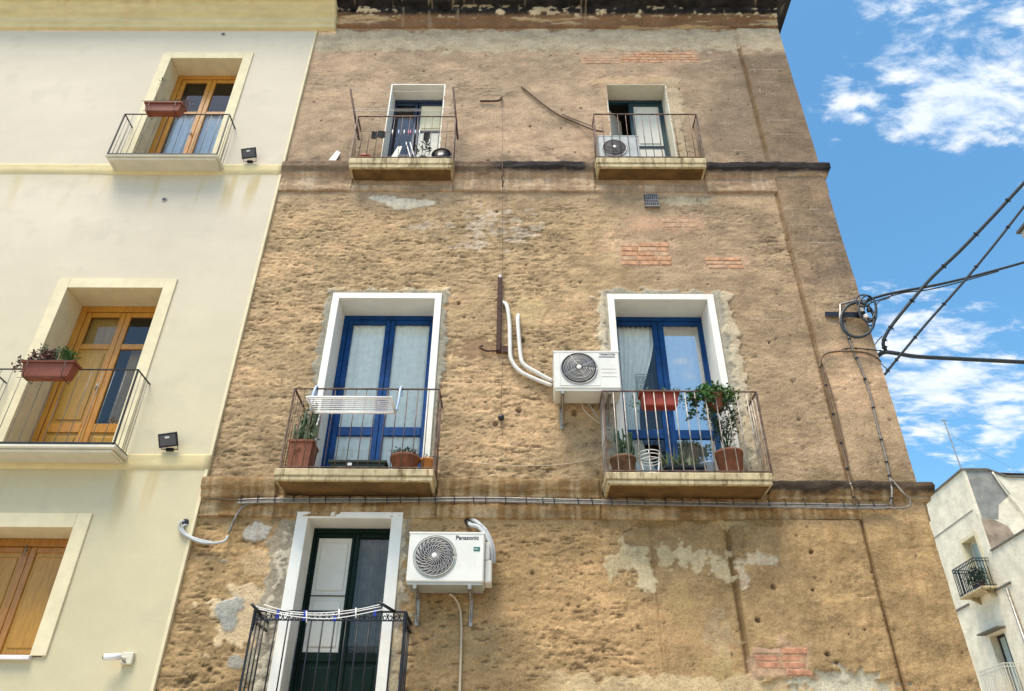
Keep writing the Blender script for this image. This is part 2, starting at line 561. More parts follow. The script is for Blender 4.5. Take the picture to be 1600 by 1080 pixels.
# openings: x0,x1,z0,z1 at the wall face, door depth, trim width, trim stand-out
OP = {
    'w1': (-1.985, -1.175, 9.56, 11.53, 0.28),
    'w2': (1.37, 2.28, 9.56, 11.54, 0.28),
    'w3': (-2.26, -1.05, 4.83, 7.33, 0.35),
    'w4': (1.21, 2.38, 4.83, 7.33, 0.35),
    'w5': (-2.20, -1.32, 2.36, 4.44, 0.28),
}
D = 0.015
xs = np.arange(BX0, BX1 + D * 0.5, D); xs[-1] = BX1
zs = np.concatenate([np.arange(0.0, 2.3, 0.06), np.arange(2.3, 13.16, D)])
X, Z = np.meshgrid(xs, zs)
sh = X.shape
F = lambda lx, lz, p, s: field(sh, D, D, lx, lz, p, s)
def blob(x, z, rx, rz, soft=0.35, s=1):
    """irregular patch mask"""
    d = ((X - x) / rx) ** 2 + ((Z - z) / rz) ** 2
    return sst(-(np.sqrt(d) + NB[s % 3] * soft), -1.05, -0.95)
def rect(x0, x1, z0, z1, e=0.03, rag=0.03, s=0):
    n = NB[s % 3] * rag
    return sst(X + n, x0, x0 + e) * sst(-X + n, -x1, -x1 + e) * sst(Z + n, z0, z0 + e) * sst(-Z + n, -z1, -z1 + e)
NB = [F(0.10, 0.08, 2.6, 100), F(0.16, 0.10, 2.4, 101), F(0.06, 0.05, 2.4, 102)]
n_und = F(0.55, 0.35, 3.2, 1)
n_band = F(0.32, 0.055, 2.5, 2)
n_mid = F(0.07, 0.045, 2.5, 3)
n_fine = F(0.035, 0.022, 2.2, 4)
n_crack = F(0.45, 0.06, 2.6, 5)
n_crack2 = F(0.18, 0.10, 2.4, 7)
n_gate = F(0.5, 0.3, 3.0, 6)
n_col = F(0.7, 0.4, 2.6, 8)
n_col2 = F(0.12, 0.08, 2.0, 9)
n_streak = F(0.035, 0.7, 2.6, 10)
n_vert = F(0.06, 0.22, 2.4, 12)

# how rough each zone is
R = np.full(sh, 0.55)
mid = sst(Z, 4.6, 5.0) * sst(-Z, -9.25, -8.9)
R = R + mid * 0.75 * sst(-X, -1.3, 0.3)
R = R + mid * 0.10
low = sst(-Z, -4.5, -4.3)
R = np.where(low > 0.5, 1.25 - 0.75 * sst(X, 1.2, 1.5) * 1.0, R)
R = R * (1 - 0.45 * sst(X, 3.5, 3.65))
R = R * (1 - 0.35 * sst(Z, 9.3, 9.8))
R = np.clip(R + 0.18 * n_gate, 0.12, 1.6)

n_b1 = F(0.15, 0.035, 2.2, 21)
n_b2 = F(0.05, 0.018, 2.0, 22)
n_b3 = F(0.20, 0.10, 2.5, 23)
R = R * 0.72
H = R * (0.0026 * n_band + 0.0034 * (np.abs(n_b1) - .8) * sst(n_b3, -1.2, .6) + 0.0034 * (np.abs(n_b2) - .8) + 0.0010 * n_mid + 0.0026 * n_fine) + 0.003 * n_und
gouge = sst(n_b3 + .5 * n_mid, 1.6, 2.1)
H -= 0.006 * gouge * np.clip(R, 0.2, 1)
# layered lips: plaster keys that sag like shingles
saw = (Z / 0.085 + 0.55 * n_und + 0.8 * n_band)
H += R * 0.0035 * ((saw % 1.0) - 0.5) * sst(n_gate, 0.0, 1.0)
# cracks
cr = (1 - sst(np.abs(n_crack), 0.0, 0.055)) * sst(n_gate + 0.6 * n_col, -0.4, 0.2)
H -= 0.011 * cr * np.clip(R, 0.25, 1)
cr2 = (1 - sst(np.abs(n_crack2), 0.0, 0.04)) * sst(-n_gate, 0.9, 1.3)
H -= 0.008 * cr2
# long bed joints of the stones behind showing through the plaster
for zc, sgn in ((8.72, 1), (8.35, 2), (7.92, 3), (6.98, 4), (6.35, 5), (5.92, 6), (5.5, 7)):
    wv = zc + 0.035 * n_und + 0.01 * n_mid
    gate = sst(F(0.6, 0.4, 3, 40 + sgn), 0.0, 0.5) * sst(-X, -1.2, 0.2)
    jl = (1 - sst(np.abs(Z - wv), 0.003, 0.014)) * gate
    H -= 0.012 * jl
    cr = np.maximum(cr, 0.8 * jl)
# pits and lost pebbles
pits = np.zeros(sh)
g = np.random.default_rng(5)
def pit(x, z, r, dep):
    i0 = np.searchsorted(zs, z - r * 1.6); i1 = np.searchsorted(zs, z + r * 1.6)
    j0 = np.searchsorted(xs, x - r * 1.6); j1 = np.searchsorted(xs, x + r * 1.6)
    if i1 <= i0 or j1 <= j0:
        return
    xx = X[i0:i1, j0:j1]; z_ = Z[i0:i1, j0:j1]
    d = np.sqrt((xx - x) ** 2 + (z_ - z) ** 2) / r + 0.25 * n_mid[i0:i1, j0:j1]
    pits[i0:i1, j0:j1] = np.maximum(pits[i0:i1, j0:j1], dep * (1 - sst(d, 0.4, 1.1)))
for k in range(800):
    x = g.uniform(BX0 + .05, BX1 - .05); z = g.uniform(2.5, 12.8)
    pit(x, z, g.uniform(0.008, 0.022), g.uniform(0.006, 0.02))
for x, z, r_ in ((0.05, 6.72, .045), (-0.25, 5.58, .04), (-0.75, 7.28, .035), (0.02, 5.75, .04), (0.65, 5.72, .045), (0.68, 7.62, .02),
                (3.0, 4.10, .025), (2.94, 3.72, .02), (2.35, 3.42, .03), (2.95, 3.12, .03), (3.02, 3.05, .025), (2.55, 3.75, .025),
                (3.36, 3.35, .02), (2.55, 6.6, .03), (3.05, 6.7, .02), (-2.75, 8.6, .025), (-1.0, 7.95, .025), (0.1, 7.9, .02),
                (-2.9, 2.95, .03), (-3.1, 3.9, .02), (0.95, 11.0, .02), (-0.5, 12.0, .015)):
    pit(x, z, r_, 0.03)
H -= pits
# short dark crevices where the coat has torn
n_s = F(0.11, 0.010, 1.9, 31)
n_s2 = F(0.10, 0.02, 2.2, 32)
sp = sst(n_s + 0.25 * n_b3, 1.55, 1.95) * sst(R, 0.3, 0.9) + sst(n_s2 + .3 * n_gate, 1.7, 2.1) * sst(R, 0.4, 0.9)
sp = np.clip(sp, 0, 1)
H -= 0.009 * sp
# combed, more vertical drag in the lower right bay
lr = sst(-Z, -4.5, -4.4) * sst(X, 0.6, 1.6) + sst(X, 2.7, 3.3) * mid * .5
H += lr * (0.0035 * n_vert + 0.002 * np.abs(n_mid))

# pilasters at the corner and beside the shop bay, and a thin raised joint
H += 0.055 * sst(X + 0.003 * n_und, 3.60, 3.615) * (Z < 12.95)
H += 0.05 * sst(X + 0.004 * n_und, 2.205, 2.22) * (Z < 4.45) * 1.0
H -= 0.05 * sst(X + 0.003 * n_und, 3.585, 3.60) * (Z < 4.45) * 0.9
H -= 0.02 * (1 - sst(np.abs(X - 2.19 + 0.004 * n_und), 0.003, 0.02)) * (Z < 4.45)
H -= 0.012 * (1 - sst(np.abs(X - 3.585), 0.003, 0.018)) * (Z < 12.9)
H += 0.012 * (1 - sst(np.abs(X - 1.415), 0.006, 0.016)) * (Z < 4.42)
# ashlar joints that show at the corner
ash = sst(X, 2.75, 2.95) * sst(Z, 6.2, 6.5)
row = (Z + 0.012 * n_und) / 0.30
hj = 1 - sst(np.abs((row % 1.0) - 0.5), 0.0, 0.035)
colx = X / 0.62 + 0.5 * (np.floor(row) % 2)
vj = 1 - sst(np.abs((colx % 1.0) - 0.5), 0.0, 0.018)
jg = sst(F(0.4, 0.2, 3, 61), -0.3, 0.5)
joint = np.maximum(hj, vj) * ash * jg
H += 0.004 * joint

# ---- colour zones (paint, dirt and repairs, with shade painted into crevices and pilaster joints)
base_top = np.array([0.400, 0.285, 0.185]); base_mid = np.array([0.425, 0.298, 0.166]); base_low = np.array([0.375, 0.252, 0.124])
t1 = sst(Z, 8.6, 9.6)[..., None]; t2 = sst(-Z, -4.8, -4.3)[..., None]
C3 = base_mid * (1 - t1) + base_top * t1
C3 = C3 * (1 - t2) + base_low * t2
right = (sst(X + 0.15 * n_col, 1.0, 1.9) * mid)[..., None]
C3 = C3 * (1 - right) + np.array([0.40, 0.285, 0.175]) * right
C3 = C3 * (1 + 0.09 * n_col + 0.06 * n_col2 + 0.05 * n_b3 * R)[..., None]
C3 = C3 * (1 - 0.30 * gouge * np.clip(R, .2, 1))[..., None]
# pinkish and yellow drifts
pk = sst(n_col + 0.4 * NB[1], 0.5, 1.6)[..., None] * 0.35
C3 = C3 * (1 - pk) + C3 * np.array([1.10, 0.98, 0.98]) * pk
# crevice shade painted into the colour of cracks, pits and tears
C3 = C3 * (1 - 0.45 * np.clip(cr + cr2, 0, 1) * np.clip(R, 0.3, 1))[..., None]
C3 = C3 * (1 - 0.6 * np.clip(pits / 0.02, 0, 1))[..., None]
C3 = C3 * (1 - 0.5 * sp)[..., None]
def lay(mask, colr, k=1.0):
    global C3
    mk = (np.clip(mask, 0, 1) * k)[..., None]
    C3 = C3 * (1 - mk) + np.array(colr) * mk
# weathered dark stone at the top right and on the corner pilaster
dk = sst(X + 0.25 * n_col, 2.35, 3.2) * sst(Z + 0.1 * n_col, 9.7, 10.1) * sst(-Z - 0.08 * NB[1], -12.4, -12.1)
lay(dk, (0.205, 0.15, 0.10), 0.8)
dk = sst(X, 3.58, 3.62) * sst(Z + 0.25 * n_col, 6.9, 8.4) * sst(-Z, -12.3, -12.0)
lay(dk, (0.20, 0.14, 0.09), 0.68)
dk = sst(X, 3.55, 3.7) * sst(X + 0.15 * NB[0] + 0.25 * n_col, 3.85, 4.2) * sst(-Z, -9.3, -9.1) * sst(Z, 7.2, 7.8)
lay(dk, (0.15, 0.115, 0.085), 0.6)
lay(joint * sst(Z, 6.6, 7.2), (0.46, 0.38, 0.29), 0.6)
lay((1 - sst(np.abs(X - 3.588 + .004 * n_und), 0.008, 0.035)) * (Z < 12.5), (0.13, 0.075, 0.03), 0.7)  # stained seam, darkened further to stand in for the step's shade
lay((1 - sst(np.abs(X - 2.19 + .004 * n_und), 0.010, 0.045)) * (Z < 4.45), (0.12, 0.07, 0.025), 0.75)  # same stain and painted step shade beside the shop bay
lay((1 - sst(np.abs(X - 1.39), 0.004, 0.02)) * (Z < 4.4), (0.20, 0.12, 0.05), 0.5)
dk = sst(X + 0.2 * n_col, 1.6, 2.6) * sst(Z, 6.9, 7.4) * sst(-Z, -9.2, -8.6) * sst(n_band, -0.3, 0.6)
lay(dk, (0.24, 0.17, 0.11), 0.45)
# pale lime band under the cornice
pb = sst(Z + 0.05 * NB[1] + 0.03 * n_mid, 12.36, 12.42)
lay(pb, (0.48, 0.39, 0.26), 0.8)
lay(pb * sst(n_col2 + NB[0] * .5, 0.2, 0.9), (0.52, 0.44, 0.31), 0.4)
H += 0.006 * pb
lay(sst(Z + 0.04 * NB[1], 12.92, 13.0), (0.30, 0.17, 0.09), 0.9)
# chipped pale repairs
PALE = (0.6, 0.55, 0.45)
def patch(mask, colr=PALE, lift=0.006, k=0.95):
    global H, R
    H = H * (1 - 0.6 * mask) + lift * mask
    lay(mask, tuple(c * q_ for c, q_ in zip(colr, (.86, .82, .74))), k)
patch(blob(-1.95, 9.08, 0.22, 0.05, 0.25, 0), (0.80, 0.74, 0.62))
patch(blob(-1.50, 9.0, 0.38, 0.09, 0.22, 1), (0.80, 0.74, 0.62))
patch(blob(2.28, 9.04, 0.36, 0.075, 0.25, 2), (0.60, 0.52, 0.38))
patch(blob(1.12, 4.03, 0.20, 0.16, 0.45, 0), (0.62, 0.52, 0.34))
patch(blob(1.26, 3.88, 0.10, 0.13, 0.4, 1), (0.66, 0.56, 0.38))
patch(blob(1.82, 4.05, 0.27, 0.11, 0.30, 2), (0.64, 0.54, 0.36))
patch(blob(2.05, 3.92, 0.12, 0.13, 0.30, 0), (0.64, 0.54, 0.36))
patch(blob(1.50, 4.1, 0.07, 0.12, 0.30, 1), (0.60, 0.50, 0.32))
patch(blob(2.42, 4.02, 0.22, 0.06, 0.35, 1), (0.66, 0.56, 0.42))
patch(blob(2.28, 3.86, 0.07, 0.11, 0.35, 1), (0.66, 0.56, 0.42))
patch(blob(2.2, 4.42, 0.16, 0.06, 0.35, 0), (0.55, 0.42, 0.24))
patch(blob(1.62, 3.55, 0.13, 0.28, 0.12, 1), (0.50, 0.37, 0.18), 0.004, 0.45)
patch(blob(1.95, 3.28, 0.13, 0.22, 0.40, 2), (0.50, 0.40, 0.26), 0.003, 0.6)
patch(blob(1.9, 3.0, 0.2, 0.1, 0.3, 2), (0.52, 0.40, 0.20), 0.003, 0.6)
pl = sst(-Z + 0.03 * NB[1], -2.93, -2.90) * sst(X, 0.1, 0.6)
patch(pl * (X < 3.5), (0.66, 0.53, 0.34), 0.006, 0.8)
patch(blob(3.0, 2.86, 0.42, 0.12, 0.25, 2), (0.62, 0.60, 0.50), 0.012, 0.9)
# render round the ground floor window, left of it and the two grey dabs
patch(blob(-2.62, 3.52, 0.36, 0.17, 0.30, 0), (0.70, 0.56, 0.38), 0.006, 0.9)
patch(blob(-2.72, 3.35, 0.24, 0.26, 0.35, 1), (0.68, 0.54, 0.36), 0.006, 0.9)
patch(blob(-2.86, 3.50, 0.17, 0.14, 0.24, 1), (0.43, 0.44, 0.42), 0.012, 0.98)
patch(blob(-2.66, 3.02, 0.10, 0.06, 0.2, 0), (0.34, 0.33, 0.30), 0.008, 0.95)
patch(blob(-3.02, 3.98, 0.08, 0.05, 0.3, 0), (0.40, 0.39, 0.35), 0.008, 0.8)
patch(blob(-2.60, 3.98, 0.16, 0.10, 0.4, 1), (0.66, 0.50, 0.32), 0.004, 0.7)
patch(blob(-2.72, 4.30, 0.13, 0.10, 0.14, 2), (0.50, 0.50, 0.48), 0.012, 0.95)
patch(rect(-2.56, -2.25, 2.3, 4.46, 0.03, 0.035, 1), (0.33, 0.31, 0.26), 0.010, 0.85)
patch(rect(-2.46, -2.30, 2.3, 4.42, 0.02, 0.04, 0) * sst(NB[2], -0.2, 0.6), (0.70, 0.64, 0.52), 0.014, 0.85)
patch(rect(-1.29, -1.10, 2.3, 4.46, 0.03, 0.03, 2), (0.34, 0.32, 0.27), 0.010, 0.85)
patch(rect(-1.29, -1.17, 3.2, 4.52, 0.02, 0.03, 0), (0.66, 0.58, 0.44), 0.014, 0.85)
patch(rect(-1.25, -1.02, 2.3, 3.4, 0.02, 0.05, 1), (0.50, 0.44, 0.32), 0.012, 0.75)
patch(rect(-2.5, -1.2, 4.4, 4.60, 0.02, 0.03, 0), (0.40, 0.28, 0.15), 0.006, 0.5)
# cement joint round the two big blue doors
patch(rect(-2.43, -0.885, 4.8, 7.475, 0.02, 0.022, 0), (0.36, 0.35, 0.30), 0.014, 0.95)
patch(rect(-2.42, -0.90, 7.42, 7.49, 0.01, 0.022, 2), (0.66, 0.58, 0.44), 0.02, 0.6)
patch(rect(1.00, 2.64, 4.8, 7.49, 0.02, 0.028, 1), (0.42, 0.40, 0.34), 0.014, 0.95)
patch(rect(2.55, 2.68, 5.0, 7.42, 0.02, 0.030, 0), (0.66, 0.57, 0.43), 0.020, 0.75)
patch(rect(0.98, 1.10, 6.3, 7.42, 0.02, 0.030, 2), (0.64, 0.57, 0.45), 0.020, 0.75)
# round the small top windows
patch(rect(1.10, 2.48, 11.50, 11.74, 0.03, 0.03, 0), (0.60, 0.43, 0.28), 0.008, 0.8)
patch(rect(2.30, 2.50, 9.9, 11.75, 0.03, 0.05, 1), (0.56, 0.46, 0.33), 0.006, 0.7)
patch(rect(1.22, 1.40, 9.9, 11.6, 0.03, 0.03, 2), (0.58, 0.42, 0.29), 0.006, 0.6)
patch(rect(-1.19, -1.02, 9.7, 11.6, 0.03, 0.03, 1), (0.56, 0.43, 0.33), 0.006, 0.5)
# filled hole beside the pipe, iron cramp scar, old anchor scar
patch(blob(0.16, 7.12, 0.19, 0.26, 0.12, 1), (0.60, 0.46, 0.27), 0.008, 0.8)
patch(blob(-0.50, 6.60, 0.26, 0.16, 0.20, 2), (0.30, 0.20, 0.125), -0.006, 0.8)
patch(blob(-0.35, 11.35, 0.18, 0.07, 0.3, 0), (0.40, 0.33, 0.24), 0.010, 0.8)
patch(blob(-0.62, 9.75, 0.24, 0.08, 0.4, 0), (0.60, 0.47, 0.36), 0.004, 0.6)
# whitish bloom under the upper string
bl = blob(-0.45, 8.55, 0.55, 0.35, 0.5, 1) * sst(NB[0], -0.3, 0.8)
lay(bl, (0.56, 0.46, 0.36), 0.6)
# mortar smears around the brick repairs
for bx in ((1.28, 2.06, 7.83, 8.36), (2.38, 3.0, 7.78, 8.12), (0.95, 2.95, 12.02, 12.40), (1.5, 2.55, 8.48, 8.80), (2.22, 2.80, 2.87, 3.22)):
    lay(rect(*bx, 0.05, 0.05, 1), (0.46, 0.31, 0.20), 0.75)
    mk_ = rect(bx[0] + .03, bx[1] - .03, bx[2] + .03, bx[3] - .03, 0.03, 0.02, 1)
    H = np.where(mk_ > 0.02, H * (1 - mk_) + mk_ * (0.004 + 0.35 * (0.0025 * n_mid + .002 * n_fine) + (0.046 if bx[3] < 4 else 0.0)), H)
lay(rect(1.52, 2.45, 8.52, 8.76, 0.03, 0.05, 2), (0.58, 0.33, 0.20), 0.5)
# rain streaks of soot below the two string courses and balconies
stk = sst(n_streak, 0.0, 1.2)
lay(stk * sst(Z, 3.6, 4.5) * low, (0.30, 0.17, 0.06), 0.35)
lay(stk * sst(Z, 8.7, 9.2) * (Z < 9.3), (0.36, 0.24, 0.14), 0.35)
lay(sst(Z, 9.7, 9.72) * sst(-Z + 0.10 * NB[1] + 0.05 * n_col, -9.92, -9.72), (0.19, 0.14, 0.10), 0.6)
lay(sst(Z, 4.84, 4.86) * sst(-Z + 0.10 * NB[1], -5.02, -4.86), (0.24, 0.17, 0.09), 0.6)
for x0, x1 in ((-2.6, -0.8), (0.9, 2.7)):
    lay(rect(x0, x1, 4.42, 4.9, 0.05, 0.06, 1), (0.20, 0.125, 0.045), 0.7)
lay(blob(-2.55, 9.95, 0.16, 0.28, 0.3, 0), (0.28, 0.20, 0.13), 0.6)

H = np.clip(H, -0.05, 0.09)
keep = np.ones((sh[0] - 1, sh[1] - 1), bool)
cxm = (X[:-1, :-1] + X[1:, 1:]) / 2; czm = (Z[:-1, :-1] + Z[1:, 1:]) / 2
TRIM = {'w1': 0.02, 'w2': 0.02, 'w3': 0.085, 'w4': 0.085, 'w5': 0.12}
for k, (a, b, c, d, dep) in OP.items():
    tw = TRIM[k] - 0.012
    keep &= ~((cxm > a - tw) & (cxm < b + tw) & (czm > c) & (czm < d + (tw if k != "w5" else 0.045)))
# nothing sticks out of the trim
for k, (a, b, c, d, dep) in OP.items():
    tw = TRIM[k] + 0.02
    near = sst(X, a - tw - .03, a - tw) * sst(-X, -b - tw - .03, -b - tw) * sst(Z, c - .1, c) * sst(-Z, -d - tw - .03, -d - tw)
    H = H * (1 - near) + np.minimum(H, 0.008) * near
M['wall'] = wall_mat('bare_rough_plaster', 0.0085, 52, 0.46, crease=1.3)
pil = cxm > 3.60
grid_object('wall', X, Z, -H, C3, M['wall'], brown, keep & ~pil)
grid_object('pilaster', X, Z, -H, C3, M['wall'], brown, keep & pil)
# sides, back and roof of the block
mb = MB(); mb.box(BX1 - 0.3, BX1, 0.06, 9, 0, 13.15)
mb.box(BX0 + .02, BX1 - 0.3, 8.7, 9, 0, 13.15)
mb.hull([(BX1 - .3, -.04, 0), (BX1 - .3, .06, 0), (BX1, -.04, 0), (BX1, .06, 0), (BX1 - .3, -.04, 12.9), (BX1 - .3, .06, 12.9), (BX1, -.04, 12.9), (BX1, .06, 12.9)])
mb.build('side_wall', M['side_wall'], brown)
mb = MB(); mb.box(BX0, BX1 - 0.02, 0.3, 8.69, 13.16, 13.4)
mb.build('roof', M['roof_flat'], brown)


def course(parent, name, x0, x1, prof, seed, cfun, mat_, step=0.02, amp=0.004, cap=True, mitre=False):
    """moulding swept along x; prof = (stand-out, z) points from top to bottom"""
    pts = [prof[0]]
    for a, b in zip(prof, prof[1:]):
        n = max(1, int(math.hypot(b[0] - a[0], b[1] - a[1]) / 0.018))
        for k in range(1, n + 1):
            pts.append((a[0] + (b[0] - a[0]) * k / n, a[1] + (b[1] - a[1]) * k / n))
    pts = pts[::-1]
    P_ = np.array(pts)
    xv = np.arange(x0, x1 + step * .5, step); xv[-1] = x1
    Xc = np.repeat(xv[None, :], len(P_), 0); Yc = np.repeat(P_[:, :1], len(xv), 1); Zc = np.repeat(P_[:, 1:], len(xv), 1)
    n = field(Xc.shape, step, 0.018, 0.10, 0.05, 2.4, seed)
    n2 = field(Xc.shape, step, 0.018, 0.5, 0.05, 3, seed + 1)
    stk = field(Xc.shape, step, 0.018, 0.04, 0.5, 2.4, seed + 2)
    out = (Yc > 0.004)
    Yd = Yc + (amp * n + amp * 0.8 * n2) * out
    Zd = Zc + (amp * 0.7 * n2 + amp * 0.5 * n) * out
    col_ = cfun(Xc, Yc, Zc, n, n2, stk)
    if cap:
        # returns at both ends go back to the wall
        Xl = np.full((len(P_), 1), x0); Xr = np.full((len(P_), 1), x1)
        if mitre:
            Xc = Xc.copy(); Xc[:, -1] = BX1 + np.maximum(Yc[:, -1], 0) + .003; Xr = Xc[:, -1:].copy()
        yb = np.full((len(P_), 1), -0.20 if cap == 'deep' else -0.02)
        Xc = np.concatenate([Xl, Xc, Xr], 1); Yd = np.concatenate([yb, Yd, yb], 1); Zd = np.concatenate([Zd[:, :1], Zd, Zd[:, -1:]], 1)
        col_ = np.concatenate([col_[:, :1], col_, col_[:, -1:]], 1)
    return grid_object(name, Xc, Zd, -Yd, col_, mat_, parent)


def mixc(c, mk, k):
    mk = np.clip(mk, 0, 1)[..., None]
    return c * (1 - mk) + np.array(k) * mk


def col_upper(Xc, Yc, Zc, n, n2, stk):
    c = np.ones(Xc.shape + (3,)) * np.array([0.41, 0.29, 0.18]) * (1 + 0.08 * n + 0.06 * n2)[..., None]
    c = mixc(c, sst(stk, -0.2, 1.0) * 0.6, (0.34, 0.22, 0.14))
    c = mixc(c, sst(-stk, 0.7, 1.3) * 0.6, (0.50, 0.39, 0.28))
    top = sst(Zc + 0.015 * n, 9.49, 9.54)
    c = mixc(c, top * 0.75, (0.13, 0.09, 0.06))
    blk = sst(Zc + 0.012 * n, 9.555, 9.58) * (sst(Xc, -0.55, -0.2) * sst(-Xc, -1.02, -0.9) + sst(Xc, 2.6, 2.7))
    c = mixc(c, blk * 0.95, (0.028, 0.026, 0.026))
    return c


def col_lower(Xc, Yc, Zc, n, n2, stk):
    c = np.ones(Xc.shape + (3,)) * np.array([0.36, 0.25, 0.13]) * (1 + 0.10 * n + 0.08 * n2)[..., None]
    c = mixc(c, sst(stk, -0.3, 0.9) * 0.7, (0.24, 0.13, 0.045))
    c = mixc(c, sst(-stk, 0.5, 1.2) * 0.6, (0.50, 0.37, 0.22))
    top = sst(Zc + 0.015 * n, 4.71, 4.76)
    c = mixc(c, top * (Xc < 2.6) * 0.55, (0.16, 0.10, 0.045))
    c = mixc(c, top * sst(Xc + .1 * n, 2.6, 2.7) * 0.95, (0.045, 0.036, 0.028))
    c = mixc(c, top * sst(Xc, 3.9, 4.1) * 0.5, (0.10, 0.065, 0.04))
    return c


UP = [(0.0, 9.74), (0.06, 9.735), (0.115, 9.71), (0.115, 9.61), (0.085, 9.57), (0.07, 9.53), (0.07, 9.50), (0.045, 9.485), (0.03, 9.45), (0.03, 9.215), (-0.01, 9.205)]
for a, b, s in ((BX0, -2.36, 1), (-0.92, 1.07, 2), (2.63, BX1 + 0.02, 3)):
    course(brown, 'string_course', a, b, UP, 200 + s * 5, col_upper, M['wall'], mitre=(s == 3), cap='deep')
course(brown, 'string_fascia', -2.355, -0.925, [(0.0, 9.32), (0.025, 9.315), (0.025, 9.215), (-.01, 9.205)], 240, col_upper, M['wall'])
course(brown, 'string_fascia', 1.055, 2.595, [(0.0, 9.34), (0.02, 9.335), (0.02, 9.215), (-.01, 9.205)], 245, col_upper, M['wall'])
LO = [(0.0, 4.88), (0.06, 4.875), (0.125, 4.85), (0.13, 4.80), (0.12, 4.74), (0.085, 4.715), (0.075, 4.66), (0.045, 4.65), (0.035, 4.62), (0.035, 4.455), (-0.01, 4.445)]
for a, b, s in ((BX0, -2.58, 1), (-0.85, 0.88, 2), (2.68, BX1 + 0.02, 3)):
    course(brown, 'string_course', a, b, LO, 300 + s * 5, col_lower, M['wall'], amp=0.005, mitre=(s == 3), cap='deep')
course(brown, 'string_fascia', -2.575, -0.855, [(0.0, 4.68), (0.03, 4.675), (0.03, 4.455), (-.01, 4.445)], 340, col_lower, M['wall'])
course(brown, 'string_fascia', 0.885, 2.675, [(0.0, 4.70), (0.03, 4.695), (0.03, 4.455), (-.01, 4.445)], 345, col_lower, M['wall'])


def col_cornice(Xc, Yc, Zc, n, n2, stk):
    c = np.ones(Xc.shape + (3,)) * np.array([0.026, 0.024, 0.023]) * (1 + 0.25 * n)[..., None]
    bed = sst(-Yc, -0.14, -0.10)
    c = mixc(c, bed * 0.95, (0.24, 0.135, 0.07))
    chips = sst(n + 0.7 * n2, 1.15, 1.45) * (1 - sst(np.abs(Yc - 0.13), 0.02, 0.06))
    c = mixc(c, chips, (0.62, 0.50, 0.32))
    c = mixc(c, sst(stk, 1.7, 2.1) * 0.6, (0.34, 0.26, 0.17))
    c = mixc(c, sst(n2, 0.9, 1.4) * bed, (0.46, 0.33, 0.19))
    return c


CO = [(0.46, 13.62), (0.46, 13.50), (0.44, 13.47), (0.30, 13.45), (0.29, 13.41), (0.27, 13.38), (0.17, 13.36), (0.16, 13.28), (0.13, 13.24), (0.10, 13.18), (0.055, 13.12), (0.05, 13.02), (0.0, 12.99), (-0.02, 12.95)]
course(brown, 'cornice', -3.07, BX1 + 0.02, CO, 400, col_cornice, M['wall'], amp=0.006, cap=False)
# return of the cornice round the corner
mb = MB()
prof = [(0.02, 12.98), (0.06, 13.12), (0.13, 13.26), (0.17, 13.36), (0.27, 13.38), (0.30, 13.45), (0.44, 13.47), (0.46, 13.50), (0.46, 13.62)]
mb.build('cornice_soffit', M['soffit'], brown) if False else mb.bm.free()
zz_ = []
gx = []
rows = []
for o_, z_ in prof[::-1]:
    ln = [(BX1 + o_ * 0.62, -o_, z_)] + [(BX1 + o_ * 0.62, y_, z_) for y_ in np.arange(0.0, 9.0, 0.25)]
    rows.append(ln)
A_ = np.array(rows)[::-1]
ncol = col_cornice(A_[..., 0], np.repeat(np.array([p[0] for p in prof])[:, None], A_.shape[1], 1), A_[..., 2], field(A_.shape[:2], .1, .1, .3, .1, 2, 9), field(A_.shape[:2], .1, .1, .6, .1, 2, 8), field(A_.shape[:2], .1, .1, .1, .5, 2, 7))
grid_object('cornice', A_[..., 0], A_[..., 2], A_[..., 1], ncol, M['wall'], brown)
# closing strip between the front run and the mitre
mb = MB()
for (o1, z1), (o2, z2) in zip(prof, prof[1:]):
    mb.quad([(BX1 + .01, -o1, z1), (BX1 + o1 * .62, -o1, z1), (BX1 + o2 * .62, -o2, z2), (BX1 + .01, -o2, z2)])
M['cornice_dark'] = mat('soot_black_stone', (0.04, 0.035, 0.03), 0.95, 0.5, 6, 0.005, 40, streak=((0.3, 0.2, 0.1), 0.55, 0.75, 0.6))
mb.build('cornice_corner', M['cornice_dark'], brown)
mb = MB(); mb.box(-3.07, BX1 + .28, -0.45, 8.9, 13.63, 13.70)
mb.build('roof_edge', M['cornice_dark'], brown)


# ---------------------------------------------------------------- exposed bricks
def brick_patch(x0, x1, z0, z1, rows, mats, seed, gone=0.0, ln=0.25, proud=0.004):
    r_ = random.Random(seed)
    hh = (z1 - z0) / rows
    cache = {}
    for i in range(rows):
        x = x0 + (r_.uniform(-0.12, 0.0) if i % 2 else r_.uniform(-0.02, 0.02))
        while x < x1 - 0.03:
            l_ = ln * r_.uniform(0.85, 1.08)
            a, b = max(x, x0), min(x + l_ - 0.010, x1 + r_.uniform(-.02, .02))
            x += l_
            if b - a < 0.06 or r_.random() < gone:
                continue
            mbb = MB()
            w_, h_ = b - a, hh - 0.009
            zc = z0 + hh * (i + .5)
            pr = proud + r_.uniform(-0.003, 0.005)
            pts = []
            for sx in (-1, 1):
                for sz in (-1, 1):
                    pts.append(((a + b) / 2 + sx * w_ / 2, 0.03, zc + sz * h_ / 2))
                    pts.append(((a + b) / 2 + sx * (w_ / 2 - .006) + r_.uniform(-.004, .004), -pr - r_.uniform(0, .003), zc + sz * (h_ / 2 - .006) + r_.uniform(-.003, .003)))
                    pts.append(((a + b) / 2 + sx * w_ / 2, -pr + .006, zc + sz * h_ / 2))
            mbb.hull(pts)
            mbb.build('brick', r_.choice(mats), brown)


